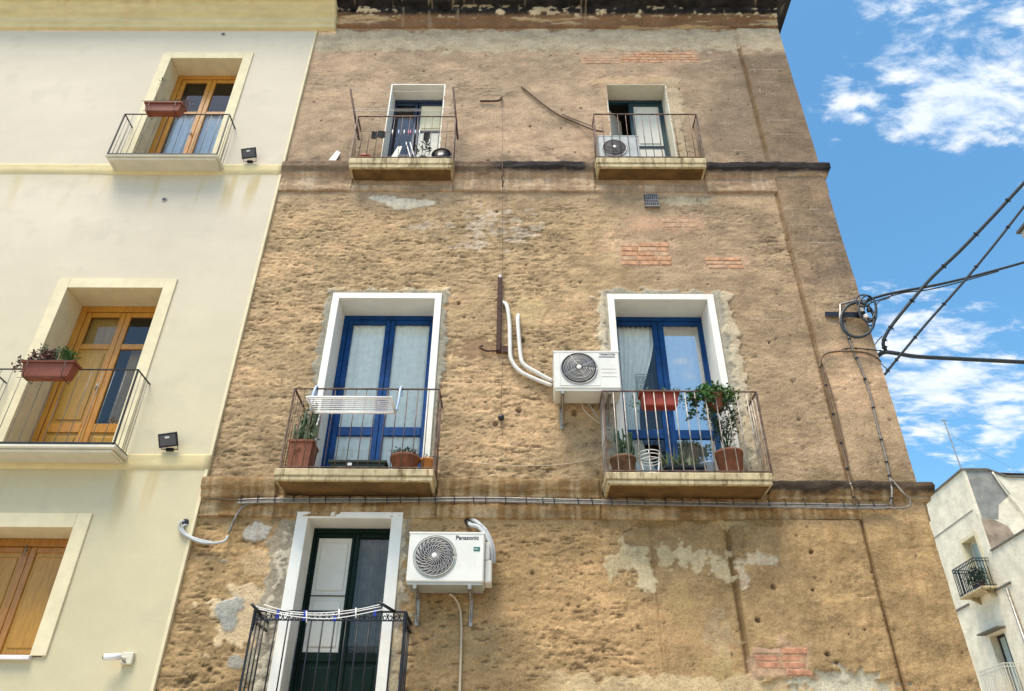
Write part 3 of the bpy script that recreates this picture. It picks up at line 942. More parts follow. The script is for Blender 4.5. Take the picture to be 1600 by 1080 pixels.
brick_patch(1.35, 2.00, 7.90, 8.29, 5, [M['brick'], M['brick'], M['brick_pale']], 1, 0.02, proud=0.009)
brick_patch(2.45, 2.92, 7.85, 8.04, 3, [M['brick'], M['brick_pale']], 2, proud=0.009)
brick_patch(1.00, 1.62, 12.07, 12.25, 3, [M['brick_pale']], 3, proud=0.008)
brick_patch(1.64, 2.90, 12.10, 12.36, 4, [M['brick_pale'], M['brick']], 4, proud=0.008)
brick_patch(1.95, 2.45, 8.56, 8.72, 2, [M['brick_pale']], 5, 0.2, proud=0.008)
brick_patch(2.25, 2.76, 2.925, 3.18, 4, [M['brick_red'], M['brick_red'], M['brick_pale']], 6, 0.08, ln=0.26, proud=0.052)

# ---------------------------------------------------------------- cream facade
CX0 = -13.0
dx = 0.04
xs2 = np.arange(CX0, BX0 + dx * .5, dx); xs2[-1] = BX0 - 0.0005
zs2 = np.arange(0.0, 13.0, dx)
X2, Z2 = np.meshgrid(xs2, zs2)
f2 = lambda lx, lz, p, s: field(X2.shape, dx, dx, lx, lz, p, s)
n1, n2, n3, n4 = f2(1.2, 0.7, 3, 500), f2(0.25, 0.25, 2.4, 501), f2(0.10, 1.5, 2.6, 502), f2(2.0, 1.2, 3, 503)
H2 = 0.0012 * n1 + 0.0006 * n2
C2 = np.ones(X2.shape + (3,)) * np.array([0.60, 0.53, 0.415])
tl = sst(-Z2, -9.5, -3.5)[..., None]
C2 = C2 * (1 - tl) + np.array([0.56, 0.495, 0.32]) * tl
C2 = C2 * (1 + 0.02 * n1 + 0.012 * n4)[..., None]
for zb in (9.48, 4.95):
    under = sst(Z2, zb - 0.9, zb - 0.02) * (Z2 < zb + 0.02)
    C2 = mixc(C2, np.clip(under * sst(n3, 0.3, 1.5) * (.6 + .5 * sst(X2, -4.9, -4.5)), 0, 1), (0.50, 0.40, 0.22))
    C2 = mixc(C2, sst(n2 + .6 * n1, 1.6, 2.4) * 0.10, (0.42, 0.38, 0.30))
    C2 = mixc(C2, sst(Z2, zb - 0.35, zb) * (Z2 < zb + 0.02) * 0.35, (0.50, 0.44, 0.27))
COP = {
    'c1': (-5.62, -4.46, 9.60, 12.13, 0.28, 0.15),
    'c2': (-5.74, -4.52, 5.10, 7.46, 0.35, 0.15),
    'c3': (-5.83, -4.63, 3.05, 4.31, 0.30, 0.155),
}
kp = np.ones((X2.shape[0] - 1, X2.shape[1] - 1), bool)
cx2 = (X2[:-1, :-1] + X2[1:, 1:]) / 2; cz2 = (Z2[:-1, :-1] + Z2[1:, 1:]) / 2
for a, b, c, d, dep, tw in COP.values():
    kp &= ~((cx2 > a - tw + .03) & (cx2 < b + tw - .03) & (cz2 > c - .02) & (cz2 < d + tw - .03))
M['cream_wall'] = wall_mat('smooth_cream_render', 0.0016, 70, 0.05, 0.9)
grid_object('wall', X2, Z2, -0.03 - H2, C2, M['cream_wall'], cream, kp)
mb = MB(); mb.box(BX0 - 0.035, BX0, -0.038, 0.15, 0, 12.9, 0.004)
mb.build('corner_bead', M['cream_trim'], cream)
mb = MB(); mb.box(CX0, CX0 + .3, 0, 9, 0, 13.6); mb.box(CX0 + .3, BX0 - .1, 8.7, 9, 0, 13.6)
mb.build('side_wall', M['slab_clean'], cream)
mb = MB(); mb.box(CX0 + .02, BX0 - .02, 0.3, 8.69, 13.4, 13.55); mb.build('roof', M['roof_flat'], cream)


def col_cream(Xc, Yc, Zc, n, n2, stk):
    c = np.ones(Xc.shape + (3,)) * np.array([0.62, 0.52, 0.285]) * (1 + 0.03 * n + 0.03 * n2)[..., None]
    c = mixc(c, sst(stk, 0.9, 1.8) * 0.35, (0.60, 0.44, 0.24))
    return c


def col_cream_c(Xc, Yc, Zc, n, n2, stk):
    c = col_cream(Xc, Yc, Zc, n, n2, stk)
    c = mixc(c, sst(stk, 1.0, 2.0) * 0.5 * sst(Zc, 13.2, 13.4), (0.33, 0.25, 0.13))
    return c


M['cream_mould'] = wall_mat('cream_moulding', 0.001, 70, 0.06, 0.85)
course(cream, 'string_course', CX0, BX0 - .001, [(0.03, 9.695), (0.055, 9.69), (0.055, 9.57), (0.045, 9.53), (0.03, 9.50)], 600, col_cream, M['cream_mould'], 0.06, 0.0008)
course(cream, 'string_course', CX0, BX0 - .001, [(0.03, 5.155), (0.055, 5.15), (0.055, 5.03), (0.045, 4.99), (0.03, 4.97)], 610, col_cream, M['cream_mould'], 0.06, 0.0008)
CC = [(0.46, 13.62), (0.46, 13.36), (0.42, 13.33), (0.30, 13.325), (0.29, 13.28), (0.25, 13.22), (0.20, 13.16), (0.14, 13.11), (0.13, 13.08), (0.13, 13.0), (0.10, 12.97), (0.09, 12.90), (0.03, 12.88)]
course(cream, 'cornice', CX0, -3.07, CC, 620, col_cream_c, M['cream_mould'], 0.06, 0.0008, cap='deep')

# ------------------------------------------------------------------ trims, rooms, doors
def trim(parent, x0, x1, z0, z1, dep, tw, proud, mt, sill=False, top=None):
    """surround: two jambs and a lintel that run from the face back to the door"""
    mb = MB()
    tp = tw if top is None else top
    mb.box(x0 - tw, x0, -proud, dep + .05, z0, z1 + tp, 0.004)
    mb.box(x1, x1 + tw, -proud, dep + .05, z0, z1 + tp, 0.004)
    mb.box(x0 + .0005, x1 - .0005, -proud + .0005, dep + .05, z1, z1 + tp - .0005, 0.003)
    mb.build('door_surround', mt, parent)
    if sill:
        mb = MB(); mb.box(x0 - .04, x1 + .02, -proud - .03, dep + .05, z0 - .04, z0 - .001, 0.004)
        mb.build('sill', M['marble'], parent)
    mb = MB()
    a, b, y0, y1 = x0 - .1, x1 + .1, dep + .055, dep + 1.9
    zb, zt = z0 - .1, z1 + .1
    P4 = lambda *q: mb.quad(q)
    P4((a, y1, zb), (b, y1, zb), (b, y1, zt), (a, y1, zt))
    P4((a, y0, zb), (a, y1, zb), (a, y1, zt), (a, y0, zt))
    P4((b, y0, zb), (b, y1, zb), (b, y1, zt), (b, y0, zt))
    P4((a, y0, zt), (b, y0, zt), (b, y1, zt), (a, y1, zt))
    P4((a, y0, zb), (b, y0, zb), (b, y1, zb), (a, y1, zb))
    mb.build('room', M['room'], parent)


def door_frame(parent, x0, x1, z0, z1, y, fw, mt, top=None, t=0.06):
    mb = MB()
    top = top or fw
    mb.box(x0, x0 + fw, y, y + t, z0, z1, 0.005)
    mb.box(x1 - fw, x1, y, y + t, z0, z1, 0.005)
    mb.box(x0 + fw + .0005, x1 - fw - .0005, y + .001, y + t, z1 - top, z1 - .0005, 0.005)
    return mb.build('balcony_door', mt, parent)


def leaf(frame, x0, x1, z0, z1, y, st, fills, mt, glass='glass', rails=0.07, xf=None, knob=None):
    """fills = [(z0, z1, kind)] between rails; kind: glass, panel material name or None"""
    mb = MB(xf)
    mb.box(x0, x0 + st, y, y + .045, z0, z1, 0.006)
    mb.box(x1 - st, x1, y, y + .045, z0, z1, 0.006)
    cur = z0
    for a, b, kind in sorted(fills) + [(z1, z1, None)]:
        if a - cur > 0.004:
            mb.box(x0 + st + .0005, x1 - st - .0005, y + .001, y + .044, cur, a, 0.006)
        cur = b
    mb.build('door_leaf', mt, frame)
    for a, b, kind in fills:
        if kind == 'glass':
            g_ = MB(xf); g_.quad([(x0 + st - .005, y + .022, a - .005), (x1 - st + .005, y + .022, a - .005), (x1 - st + .005, y + .022, b + .005), (x0 + st - .005, y + .022, b + .005)])
            g_.build('pane', M[glass], frame, recalc=False)
        elif kind:
            g_ = MB(xf)
            g_.box(x0 + st - .004, x1 - st + .004, y + .018, y + .034, a - .004, b + .004)
            iw = (x1 - x0 - 2 * st)
            if iw > .12 and b - a > .2:
                g_.box(x0 + st + .035, x1 - st - .035, y + .006, y + .018, a + .05, b - .05, 0.008)
            g_.build('panel', M[kind], frame)
    if knob is not None:
        h = MB(xf); h.tube([(knob, y - .03, z0 + 1.05), (knob, y - .03, z0 + 1.15)], .008, 6)
        h.tube([(knob, y, z0 + 1.1), (knob, y - .03, z0 + 1.1)], .008, 6)
        h.build('handle', M['galv'], frame, True)


def balcony(parent, x0, x1, dep, zt, thick, mt, soff, lip=0.05, notch=True):
    """projecting slab with a moulded edge"""
    mb = MB()
    mb.box(x0, x1, -dep, 0.0, zt - thick * .62, zt, 0.010)
    mb.box(x0 + .012, x1 - .012, -dep + .012, 0.0, zt - thick, zt - thick * .62 - .0005, 0.008)
    s_ = mb.build('balcony', mt, parent)
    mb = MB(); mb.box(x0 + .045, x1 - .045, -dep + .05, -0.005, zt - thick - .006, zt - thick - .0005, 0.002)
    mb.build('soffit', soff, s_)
    return s_


def railing(slab, x0, x1, dep, z0, z1, n, ns, mt, r=0.006, rail=0.011, bmt=None, mid=None, wob=0.0, flat=True):
    mb = MB()
    for z, rr in ((z1, rail), (z0 + .02, rail * .8)):
        e = rr
        mb.box(x0 - e, x1 + e, -dep - e, -dep + e, z - e * .7, z + e * .7, 0.002)
        mb.box(x0 - e, x0 + e, -dep + e + .0005, 0.02, z - e * .7, z + e * .7, 0.002)
        mb.box(x1 - e, x1 + e, -dep + e + .0005, 0.02, z - e * .7, z + e * .7, 0.002)
    for x in (x0, x1):
        mb.box(x - .009, x + .009, -dep - .009, -dep + .009, z0 - .02, z1, 0.001)
    mb.build('railing', mt, slab)
    pts = [(x0 + (x1 - x0) * k / n, -dep) for k in range(1, n)]
    for x in (x0, x1):
        pts += [(x, -dep + dep * k / (ns + 1)) for k in range(1, ns + 1)]
    first = None
    for x, y in pts:
        if first is None:
            b_ = MB(); b_.tube([(x, y, z0 + .02), (x, y, z1)], r, 5)
            first = b_.build('baluster', bmt or mt, slab, True)
            fx, fy = x, y
        else:
            o = bpy.data.objects.new('baluster', first.data)
            COL.objects.link(o); o.parent = slab; ORG[o.name] = ORG[slab.name]
            o.location = (x - fx + rnd.uniform(-wob, wob), y - fy, 0)
            o.rotation_euler = (0, rnd.uniform(-wob, wob) * .6 * 0, 0)
    return pts


def curtain(label, x0, x1, z0, z1, y, mt, folds=7, amp=0.018, edge=None, group=None, cat='curtain'):
    """pleated sheet; edge(t) gives the right side as a fraction for height fraction t"""
    nx_, nz_ = 44, 26
    bm = bmesh.new()
    vs = []
    ph = rnd.uniform(0, 6)
    for j in range(nz_ + 1):
        t = j / nz_
        z = z1 + (z0 - z1) * t
        e = edge(t) if edge else (0.0, 1.0)
        row = []
        for i in range(nx_ + 1):
            s = i / nx_
            x = x0 + (x1 - x0) * (e[0] + (e[1] - e[0]) * s)
            k = folds * 2 * math.pi * s
            yy = y + amp * (math.sin(k + ph + .6 * math.sin(k * .37 + t * 2)) + .35 * math.sin(2.3 * k + ph * 2 + t * 3)) * (.7 + .3 * t)
            row.append(bm.verts.new((x, yy, z)))
        vs.append(row)
    for a, b in zip(vs, vs[1:]):
        for i in range(nx_):
            bm.faces.new((a[i], a[i + 1], b[i + 1], b[i]))
    me = bpy.data.meshes.new('curtain'); bm.to_mesh(me); bm.free()
    me.polygons.foreach_set('use_smooth', [True] * len(me.polygons))
    me.materials.append(M[mt])
    o = link('curtain', me)
    return tag(o, label, cat, group)


# --- trims
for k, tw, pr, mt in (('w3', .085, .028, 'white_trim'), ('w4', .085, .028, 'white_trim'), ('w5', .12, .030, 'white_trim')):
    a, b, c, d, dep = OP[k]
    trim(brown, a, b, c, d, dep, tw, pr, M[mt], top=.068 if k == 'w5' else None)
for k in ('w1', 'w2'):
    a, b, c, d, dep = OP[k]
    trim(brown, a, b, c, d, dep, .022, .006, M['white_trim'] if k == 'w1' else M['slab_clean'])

# --- w3: left blue door
f3 = door_frame(brown, -2.262, -1.02, 4.86, 7.328, .35, .062, M['blue_paint'], .06)
for a, b, kn in ((-2.198, -1.652, -1.68), (-1.648, -1.084, None)):
    leaf(f3, a, b, 4.90, 7.266, .362, .062 if a < -2 else .060, [(5.00, 5.60, 'glass'), (5.715, 7.205, 'glass')], M['blue_paint'], knob=kn)
curtain('white net curtain behind the left leaf of the left blue door', -2.16, -1.70, 4.95, 7.25, .418, 'curtain', 5, .009)
curtain('white net curtain behind the right leaf of the left blue door', -1.62, -1.05, 4.95, 7.25, .418, 'curtain', 6, .009)
# --- w4: right blue door
f4 = door_frame(brown, 1.14, 2.462, 4.86, 7.328, .35, .07, M['blue_paint'], .06)
leaf(f4, 1.212, 1.798, 4.90, 7.266, .362, .07, [(5.00, 5.58, 'glass'), (5.70, 7.205, 'glass')], M['blue_paint'], 'glass')
leaf(f4, 1.802, 2.39, 4.90, 7.266, .362, .07, [(5.00, 5.58, 'glass'), (5.70, 7.205, 'glass')], M['blue_paint'], 'glass_sky', knob=1.83)
curtain('draped white curtain tied back behind the left leaf of the right blue door', 1.24, 1.75, 5.0, 7.24, .46, 'curtain', 8, .02,
        edge=lambda t: (0.0, 1.0 - .55 * sst(t, 0.05, .62) + .35 * sst(t, .7, 1.0)))
curtain('white curtain hanging behind the sky reflecting pane of the right blue door', 1.86, 2.36, 5.0, 7.24, .46, 'curtain', 5, .012)
# lace insert
mb = MB()
for i in range(5):
    for j in range(4):
        cxx, czz = 1.50 + j * .042, 6.20 + i * .062
        mb.tube([(cxx + .018 * math.cos(a_ * math.pi / 3), .425, czz + .024 * math.sin(a_ * math.pi / 3)) for a_ in range(7)], .003, 4)
for a_, b_ in (((1.47, .425, 6.17), (1.67, .425, 6.17)), ((1.47, .425, 6.50), (1.67, .425, 6.50)), ((1.47, .425, 6.17), (1.47, .425, 6.50)), ((1.67, .425, 6.17), (1.67, .425, 6.50))):
    mb.tube([a_, b_], .004, 4)
tag(mb.build('lace_panel', M['curtain_dark']), 'small dark lace panel hanging in the left pane of the right blue door', 'lace')
# --- w5: green door on the lowest floor
f5 = door_frame(brown, -2.222, -1.27, 2.36, 4.438, .28, .055, M['green_paint'], .055)
leaf(f5, -2.166, -1.747, 2.40, 4.382, .292, .03, [(2.44, 3.08, 'green_paint'), (3.17, 3.72, 'shutter'), (3.725, 4.335, 'shutter')], M['green_paint'])
leaf(f5, -1.743, -1.325, 2.40, 4.382, .292, .05, [(2.44, 3.08, 'green_paint'), (3.17, 4.335, 'glass')], M['green_paint'], 'glass_dim', knob=-1.72)
curtain('dusky net curtain behind the glass leaf of the green door', -1.72, -1.33, 3.1, 4.36, .42, 'curtain_dark', 9, .008)
Rz = Matrix.Translation((-1.345, .40, 0)) @ Matrix.Rotation(math.radians(-62), 4, 'Z') @ Matrix.Translation((1.345, -.40, 0))
mb = MB(Rz); mb.box(-1.72, -1.345, .38, .40, 3.15, 4.28, 0.004); mb.box(-1.68, -1.39, .372, .38, 3.75, 4.22, 0.004); mb.box(-1.68, -1.39, .372, .38, 3.2, 3.68, 0.004)
mb.build('inner_shutter', M['shutter'], f5)
# --- w1: upper left
f1 = door_frame(brown, -2.045, -1.12, 9.58, 11.528, .28, .05, M['navy_paint'], .05)
leaf(f1, -1.992, -1.612, 9.62, 11.476, .30, .045, [(9.68, 10.25, 'glass'), (10.30, 11.42, 'glass')], M['navy_paint'])
leaf(f1, -1.592, -1.172, 9.62, 11.476, .30, .035, [(9.68, 10.8, 'shutter'), (10.84, 11.42, 'shade_cloth')], M['navy_paint'])
curtain('long blue cloth hung inside the left leaf of the upper left door', -1.93, -1.63, 9.75, 11.2, .42, 'cloth_blue', 5, .02, cat='cloth')
# --- w2: upper right, left leaf swung inwards
f2_ = door_frame(brown, 1.30, 2.342, 9.58, 11.535, .28, .055, M['teal_paint'], .05)
leaf(f2_, 1.74, 2.286, 9.62, 11.484, .295, .075, [(9.69, 10.45, 'shutter'), (10.50, 11.41, 'shutter')], M['teal_paint'])
Rz = Matrix.Translation((1.36, .34, 0)) @ Matrix.Rotation(math.radians(48), 4, 'Z') @ Matrix.Translation((-1.36, -.34, 0))
leaf(f2_, 1.36, 1.80, 9.62, 11.46, .32, .03, [(9.69, 10.45, 'shutter'), (10.50, 11.41, 'shutter')], M['shutter'], xf=Rz)

# --- cream building doors
for k, (a, b, c, d, dep, tw) in COP.items():
    trim(cream, a, b, c, d, dep, tw, .052, M['cream_trim'], sill=(k == 'c3'))
def wood_door(k, fills, w='wood', gl='glass', rails=.06, center=None, left=None):
    a, b, c, d, dep, tw = COP[k]
    fr = door_frame(cream, a + .002, b - .002, c, d - .002, dep, .085, M[w], .085, .07)
    mid_ = (a + b) / 2 if center is None else center
    leaf(fr, a + .09, mid_ - .002, c + .03, d - .09, dep + .018, .07, left or fills, M[w], gl, knob=mid_ - .035)
    leaf(fr, mid_ + .002, b - .09, c + .03, d - .09, dep + .018, .07, fills, M[w], gl)
    return fr
wood_door('c1', [(9.70, 11.20, 'glass'), (11.26, 11.97, 'glass')], 'wood', 'glass')
wood_door('c2', [(5.20, 5.62, 'wood_panel'), (5.74, 6.80, 'glass'), (6.88, 7.30, 'glass')], 'wood', 'glass', left=[(5.20, 5.62, 'wood_panel'), (5.74, 6.80, 'wood_panel'), (6.88, 7.30, 'glass')])
wood_door('c3', [(3.14, 4.16, 'wood_panel_dark')], 'wood_dark', 'glass')
curtain('pale bluish curtain in the left leaf of the upper wooden door', -5.48, -5.08, 9.7, 11.25, .38, 'curtain_blue', 4, .012)
curtain('pale bluish curtain in the right leaf of the upper wooden door', -5.0, -4.60, 9.7, 11.25, .38, 'curtain_blue', 4, .012)
for nm, x0_, x1_, z0_, z1_, y_, lab in (('inner_shutter', -5.64, -5.16, 5.7, 7.33, .43, 'c2'), ('inner_shutter', -4.98, -4.80, 5.7, 6.9, .50, 'c2'),
                                   ('inner_shutter', -5.72, -5.26, 3.1, 4.22, .40, 'c3'), ('inner_shutter', -5.18, -4.74, 3.1, 4.22, .42, 'c3')):
    mb = MB(); mb.box(x0_, x1_, y_, y_ + .02, z0_, z1_, .003)
    mb.box(x0_ + .06, x1_ - .06, y_ - .006, y_, z0_ + .1, (z0_ + z1_) / 2 - .04, .004)
    mb.box(x0_ + .06, x1_ - .06, y_ - .006, y_, (z0_ + z1_) / 2 + .04, z1_ - .1, .004)
    mb.build(nm, M['wood_panel'], cream)

# ------------------------------------------------------------------ balconies
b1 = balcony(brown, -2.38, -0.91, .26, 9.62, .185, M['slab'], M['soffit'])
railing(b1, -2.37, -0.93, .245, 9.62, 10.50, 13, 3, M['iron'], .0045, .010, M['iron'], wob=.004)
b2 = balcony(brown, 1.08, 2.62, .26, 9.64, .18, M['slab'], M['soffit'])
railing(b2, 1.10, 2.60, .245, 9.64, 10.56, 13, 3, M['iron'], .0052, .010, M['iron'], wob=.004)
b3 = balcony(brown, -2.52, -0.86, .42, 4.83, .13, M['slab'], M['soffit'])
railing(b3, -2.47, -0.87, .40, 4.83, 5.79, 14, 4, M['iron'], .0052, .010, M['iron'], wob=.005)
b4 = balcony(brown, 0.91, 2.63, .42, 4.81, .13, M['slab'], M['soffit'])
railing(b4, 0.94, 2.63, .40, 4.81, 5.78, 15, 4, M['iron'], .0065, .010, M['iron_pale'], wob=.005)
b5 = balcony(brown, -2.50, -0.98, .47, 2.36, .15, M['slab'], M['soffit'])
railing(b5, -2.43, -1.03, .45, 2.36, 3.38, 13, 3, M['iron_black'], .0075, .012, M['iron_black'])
# second rail and scrolls under the handrail
mb = MB(); mb.box(-2.43, -1.03, -.457, -.443, 3.295, 3.305)
mb.build('railing', M['iron_black'], b5)
sc0 = None
nS = 13
for k in range(nS):
    xc = -2.43 + 1.40 * (k + .5) / nS
    if sc0 is None:
        mb = MB()
        for s in (-1, 1):
            pts = []
            for i in range(15):
                a_ = i / 14 * 2.3 * math.pi
                rr = .005 + .0031 * a_
                pts.append((xc + s * (.027 - rr * math.cos(a_) * .95), -.45, 3.332 + rr * math.sin(a_) * 1.35))
            mb.tube(pts, .0055, 5)
        sc0 = mb.build('scroll', M['iron_black'], b5, True); sx0 = xc
    else:
        o = bpy.data.objects.new('scroll', sc0.data); COL.objects.link(o); o.parent = b5
        ORG[o.name] = ORG[b5.name]; o.location = (xc - sx0, 0, 0)
for y0_, x_ in ((-.42, -2.43), (-.42, -1.03)):
    mb = MB()
    mb.box(x_ - .012, x_ + .012, -.44, .01, 3.29, 3.31)
    mb.hull([(x_ - .015, -.44, 3.2), (x_ + .015, -.44, 3.2), (x_ - .015, -.36, 3.37), (x_ + .015, -.36, 3.37), (x_ - .015, -.44, 3.37), (x_ + .015, -.44, 3.37)])
    mb.build('rail_bracket', M['iron_black'], b5)

def cream_balcony(x0, x1, dep, zt, th, rz, n):
    mb = MB()
    mb.box(x0, x1, -dep, -.03, zt - th, zt, .012)
    mb.box(x0 + .03, x1 - .03, -dep + .03, -.03, zt - th - .035, zt - th - .0005, .012)
    s_ = mb.build('balcony', M['slab_clean'], cream)
    # moulded frame on the underside
    mb = MB()
    zb = zt - th - .036
    mb.box(x0 + .05, x0 + .07, -dep + .06, -.04, zb - .006, zb); mb.box(x1 - .07, x1 - .05, -dep + .06, -.04, zb - .006, zb)
    mb.box(x0 + .071, x1 - .071, -dep + .06, -dep + .08, zb - .006, zb)
    mb.build('soffit_moulding', M['slab_clean'], s_)
    mb = MB(); mb.box(x0 + .02, x1 - .02, -dep + .004, -dep + .022, zt + .0005, zt + .016)
    mb.box(x0 + .02, x0 + .034, -dep + .0225, -.03, zt + .0005, zt + .014); mb.box(x1 - .034, x1 - .02, -dep + .0225, -.03, zt + .0005, zt + .014)
    mb.build('bottom_rail', M['iron_dark'], s_)
    railing(s_, x0 + .028, x1 - .028, dep - .013, zt, rz, n, 3, M['iron_dark'], .0042, .009, M['iron_grey'])
    return s_
cb1 = cream_balcony(-5.80, -4.21, .31, 9.62, .035, 10.47, 12)
cb2 = cream_balcony(-6.02, -4.28, .37, 5.115, .045, 6.05, 13)


# ------------------------------------------------------------------ plants
def rand_leaf(bm, p, L_, W_, d=None, bend=.2):
    d = Vector(d) if d is not None else Vector((rnd.gauss(0, 1), rnd.gauss(0, 1), rnd.gauss(0, 1)))
    d.normalize()
    s = d.cross(Vector((rnd.gauss(0, 1), rnd.gauss(0, 1), rnd.gauss(0, 1))))
    if s.length < 1e-4: s = d.orthogonal()
    s.normalize(); n = d.cross(s)
    p = Vector(p)
    m1 = p + d * L_ * .5 + s * W_ * .5 + n * L_ * bend * .4
    m2 = p + d * L_ * .5 - s * W_ * .5 + n * L_ * bend * .4
    e = p + d * L_
    a, b, c, q = (bm.verts.new(v) for v in (p, m1, e, m2))
    bm.faces.new((a, b, c)); bm.faces.new((a, c, q))


def foliage(parent, pts, count, spread, L_, W_, mt, name='foliage', droop=0.0):
    mb = MB()
    for _ in range(count):
        c = Vector(rnd.choice(pts)) + Vector((rnd.gauss(0, 1) * spread[0], rnd.gauss(0, 1) * spread[1], rnd.gauss(0, 1) * spread[2]))
        rand_leaf(mb.bm, c, L_ * rnd.uniform(.6, 1.3), W_ * rnd.uniform(.6, 1.2),
                  (rnd.gauss(0, 1), rnd.gauss(0, 1) - .3, rnd.gauss(.2, .8) - droop))
    bmesh.ops.translate(mb.bm, verts=mb.bm.verts, vec=-(ORG[parent.name]))
    me = bpy.data.meshes.new(name); mb.bm.to_mesh(me); mb.bm.free(); me.materials.append(M[mt])
    return link(name, me, parent)


def stems(parent, base, tips, r, mt='leaf_dark', name='stem'):
    mb = MB()
    for t_ in tips:
        b_ = Vector(base) + Vector((rnd.uniform(-.02, .02), rnd.uniform(-.01, .01), 0))
        t_ = Vector(t_); m_ = (b_ + t_) / 2 + Vector((rnd.uniform(-.03, .03), rnd.uniform(-.03, .03), .02))
        mb.tube([b_, m_, t_], r, 5, True, r * .6)
    return mb.build(name, M[mt], parent, True)


def planter(label, x0, x1, y0, y1, z0, z1, mt, taper=.03, group=None, holder=None, cat='flower box'):
    t_ = thing('flower_box', label, cat, ((x0 + x1) / 2, (y0 + y1) / 2, z0), group)
    mb = MB()
    zr = z1 - .03
    pts = []
    for x, s in ((x0, 1), (x1, -1)):
        for y, q in ((y0, 1), (y1, -1)):
            pts += [(x + s * taper, y + q * taper * .6, z0 + .012), (x + s * .008, y + q * .008, zr), (x + s * (taper + .012), y + q * (taper * .6 + .01), z0)]
    mb.hull(pts)
    mb.build('box', M[mt], t_)
    mb = MB(); e = .012
    mb.box(x0 - e, x1 + e, y0 - e, y0 + .008, zr + .0005, z1, .004); mb.box(x0 - e, x1 + e, y1 - .008, y1 + e, zr + .0005, z1, .004)
    mb.box(x0 - e, x0 + .008, y0 + .0085, y1 - .0085, zr + .0005, z1 - .001, .004); mb.box(x1 - .008, x1 + e, y0 + .0085, y1 - .0085, zr + .0005, z1 - .001, .004)
    mb.build('rim', M[mt], t_)
    mb = MB(); mb.box(x0 + .009, x1 - .009, y0 + .009, y1 - .009, zr + .001, zr + .012)
    mb.build('soil', M['soil'], t_)
    if holder:
        mb = MB()
        for x in (x0 + .08, x1 - .08):
            mb.tube([(x, y1 + .03, z1 - .08), (x, y1 + .02, z1 + .01), (x, y1 - .0, z1 + .015)], .004, 5)
            mb.tube([(x, y1 + .03, z1 - .08), (x, y1 + .01, z0 - .012), (x, y0, z0 - .012), (x, y0 - .018, z0 + .02), (x, y0 - .022, z1 - .01)], .004, 5)
        mb.tube([(x0 - .03, y0 - .022, z1 - .012), (x1 + .03, y0 - .022, z1 - .012)], .004, 5)
        mb.tube([(x0 + .02, y0 - .01, z0 - .03), (x1 - .02, y0 - .01, z0 - .03)], .003, 5)
        mb.build('holder', M[holder], t_, True)
    return t_


def pot(label, x, y, z, r0, r1, h, mt, cat='pot', sides=20, name='plant_pot', rim=True):
    t_ = thing(name, label, cat, (x, y, z))
    mb = MB()
    pr = [(r0 * .96, 0), (r0, .006), (r1, h - .03)]
    pr += [(r1 + .008, h - .028), (r1 + .008, h), (r1 - .008, h), (r1 - .010, h - .025)] if rim else [(r1, h), (r1 - .008, h), (r1 - .01, h - .02)]
    mb.lathe(pr, (x, y, z), sides)
    mb.build('pot', M[mt], t_, True)
    mb = MB(); mb.lathe([(r1 - .011, h - .022), (r1 - .011, h - .014)], (x, y, z), sides)
    mb.build('soil', M['soil'], t_)
    return t_


# left blue balcony (floor z = 4.83)
t = thing('planter', 'tall terracotta planter with a bushy cactus at the left end of the left blue balcony', 'planter', (-2.31, -.24, 4.832))
mb = MB(); mb.hull([(-2.31 + sx * a_, -.24 + sy * a_, 4.832 + h_) for sx in (-1, 1) for sy in (-1, 1) for a_, h_ in ((.105, 0), (.125, .33))])
mb.build('pot', M['terracotta'], t)
mb = MB()
for s in (-1, 1):
    mb.box(-2.31 - .135, -2.31 + .135, -.24 + s * .125 - .01, -.24 + s * .125 + .01, 5.155, 5.185, .004)
    mb.box(-2.31 + s * .125 - .01, -2.31 + s * .125 + .01, -.354, -.126, 5.155, 5.184, .004)
mb.tube([(-2.34 + .02 * math.cos(a_ * .9) * (1 + a_ * .1), -.368, 5.0 + .012 * a_) for a_ in range(9)], .005, 5)
mb.build('rim', M['terracotta'], t)
mb = MB(); mb.box(-2.42, -2.20, -.35, -.13, 5.14, 5.165); mb.build('soil', M['soil'], t)
def cactus(parent, base, n, hmax, r, sx=.07, mt='leaf_grey'):
    mb = MB()
    for k in range(n):
        x = base[0] + rnd.uniform(-sx, sx); y = base[1] + rnd.uniform(-.05, .05)
        h = hmax * rnd.uniform(.5, 1)
        lean = rnd.uniform(-.12, .12)
        prev = Vector((x, y, base[2]))
        seg = 5
        pts = [prev + Vector((lean * h * (i / seg) ** 1.4, rnd.uniform(-.01, .01), h * i / seg)) for i in range(seg + 1)]
        mb.tube(pts, r * rnd.uniform(.8, 1.1), 7, True, r * .55)
        for q in range(3):
            i = rnd.randint(1, seg - 1)
            d = Vector((rnd.choice((-1, 1)) * rnd.uniform(.6, 1), rnd.uniform(-.6, .4), .8)).normalized()
            mb.tube([pts[i], pts[i] + d * r * 2.2, pts[i] + d * r * 2.6 + Vector((0, 0, r * 3))], r * .6, 6, True, r * .35)
    return mb.build('cactus', M[mt], parent, True)
cactus(t, (-2.30, -.24, 5.15), 9, .50, .026, .08)
foliage(t, [(-2.29, -.26, 5.2 + k * .05) for k in range(8)], 260, (.05, .05, .03), .05, .018, 'leaf_grey')

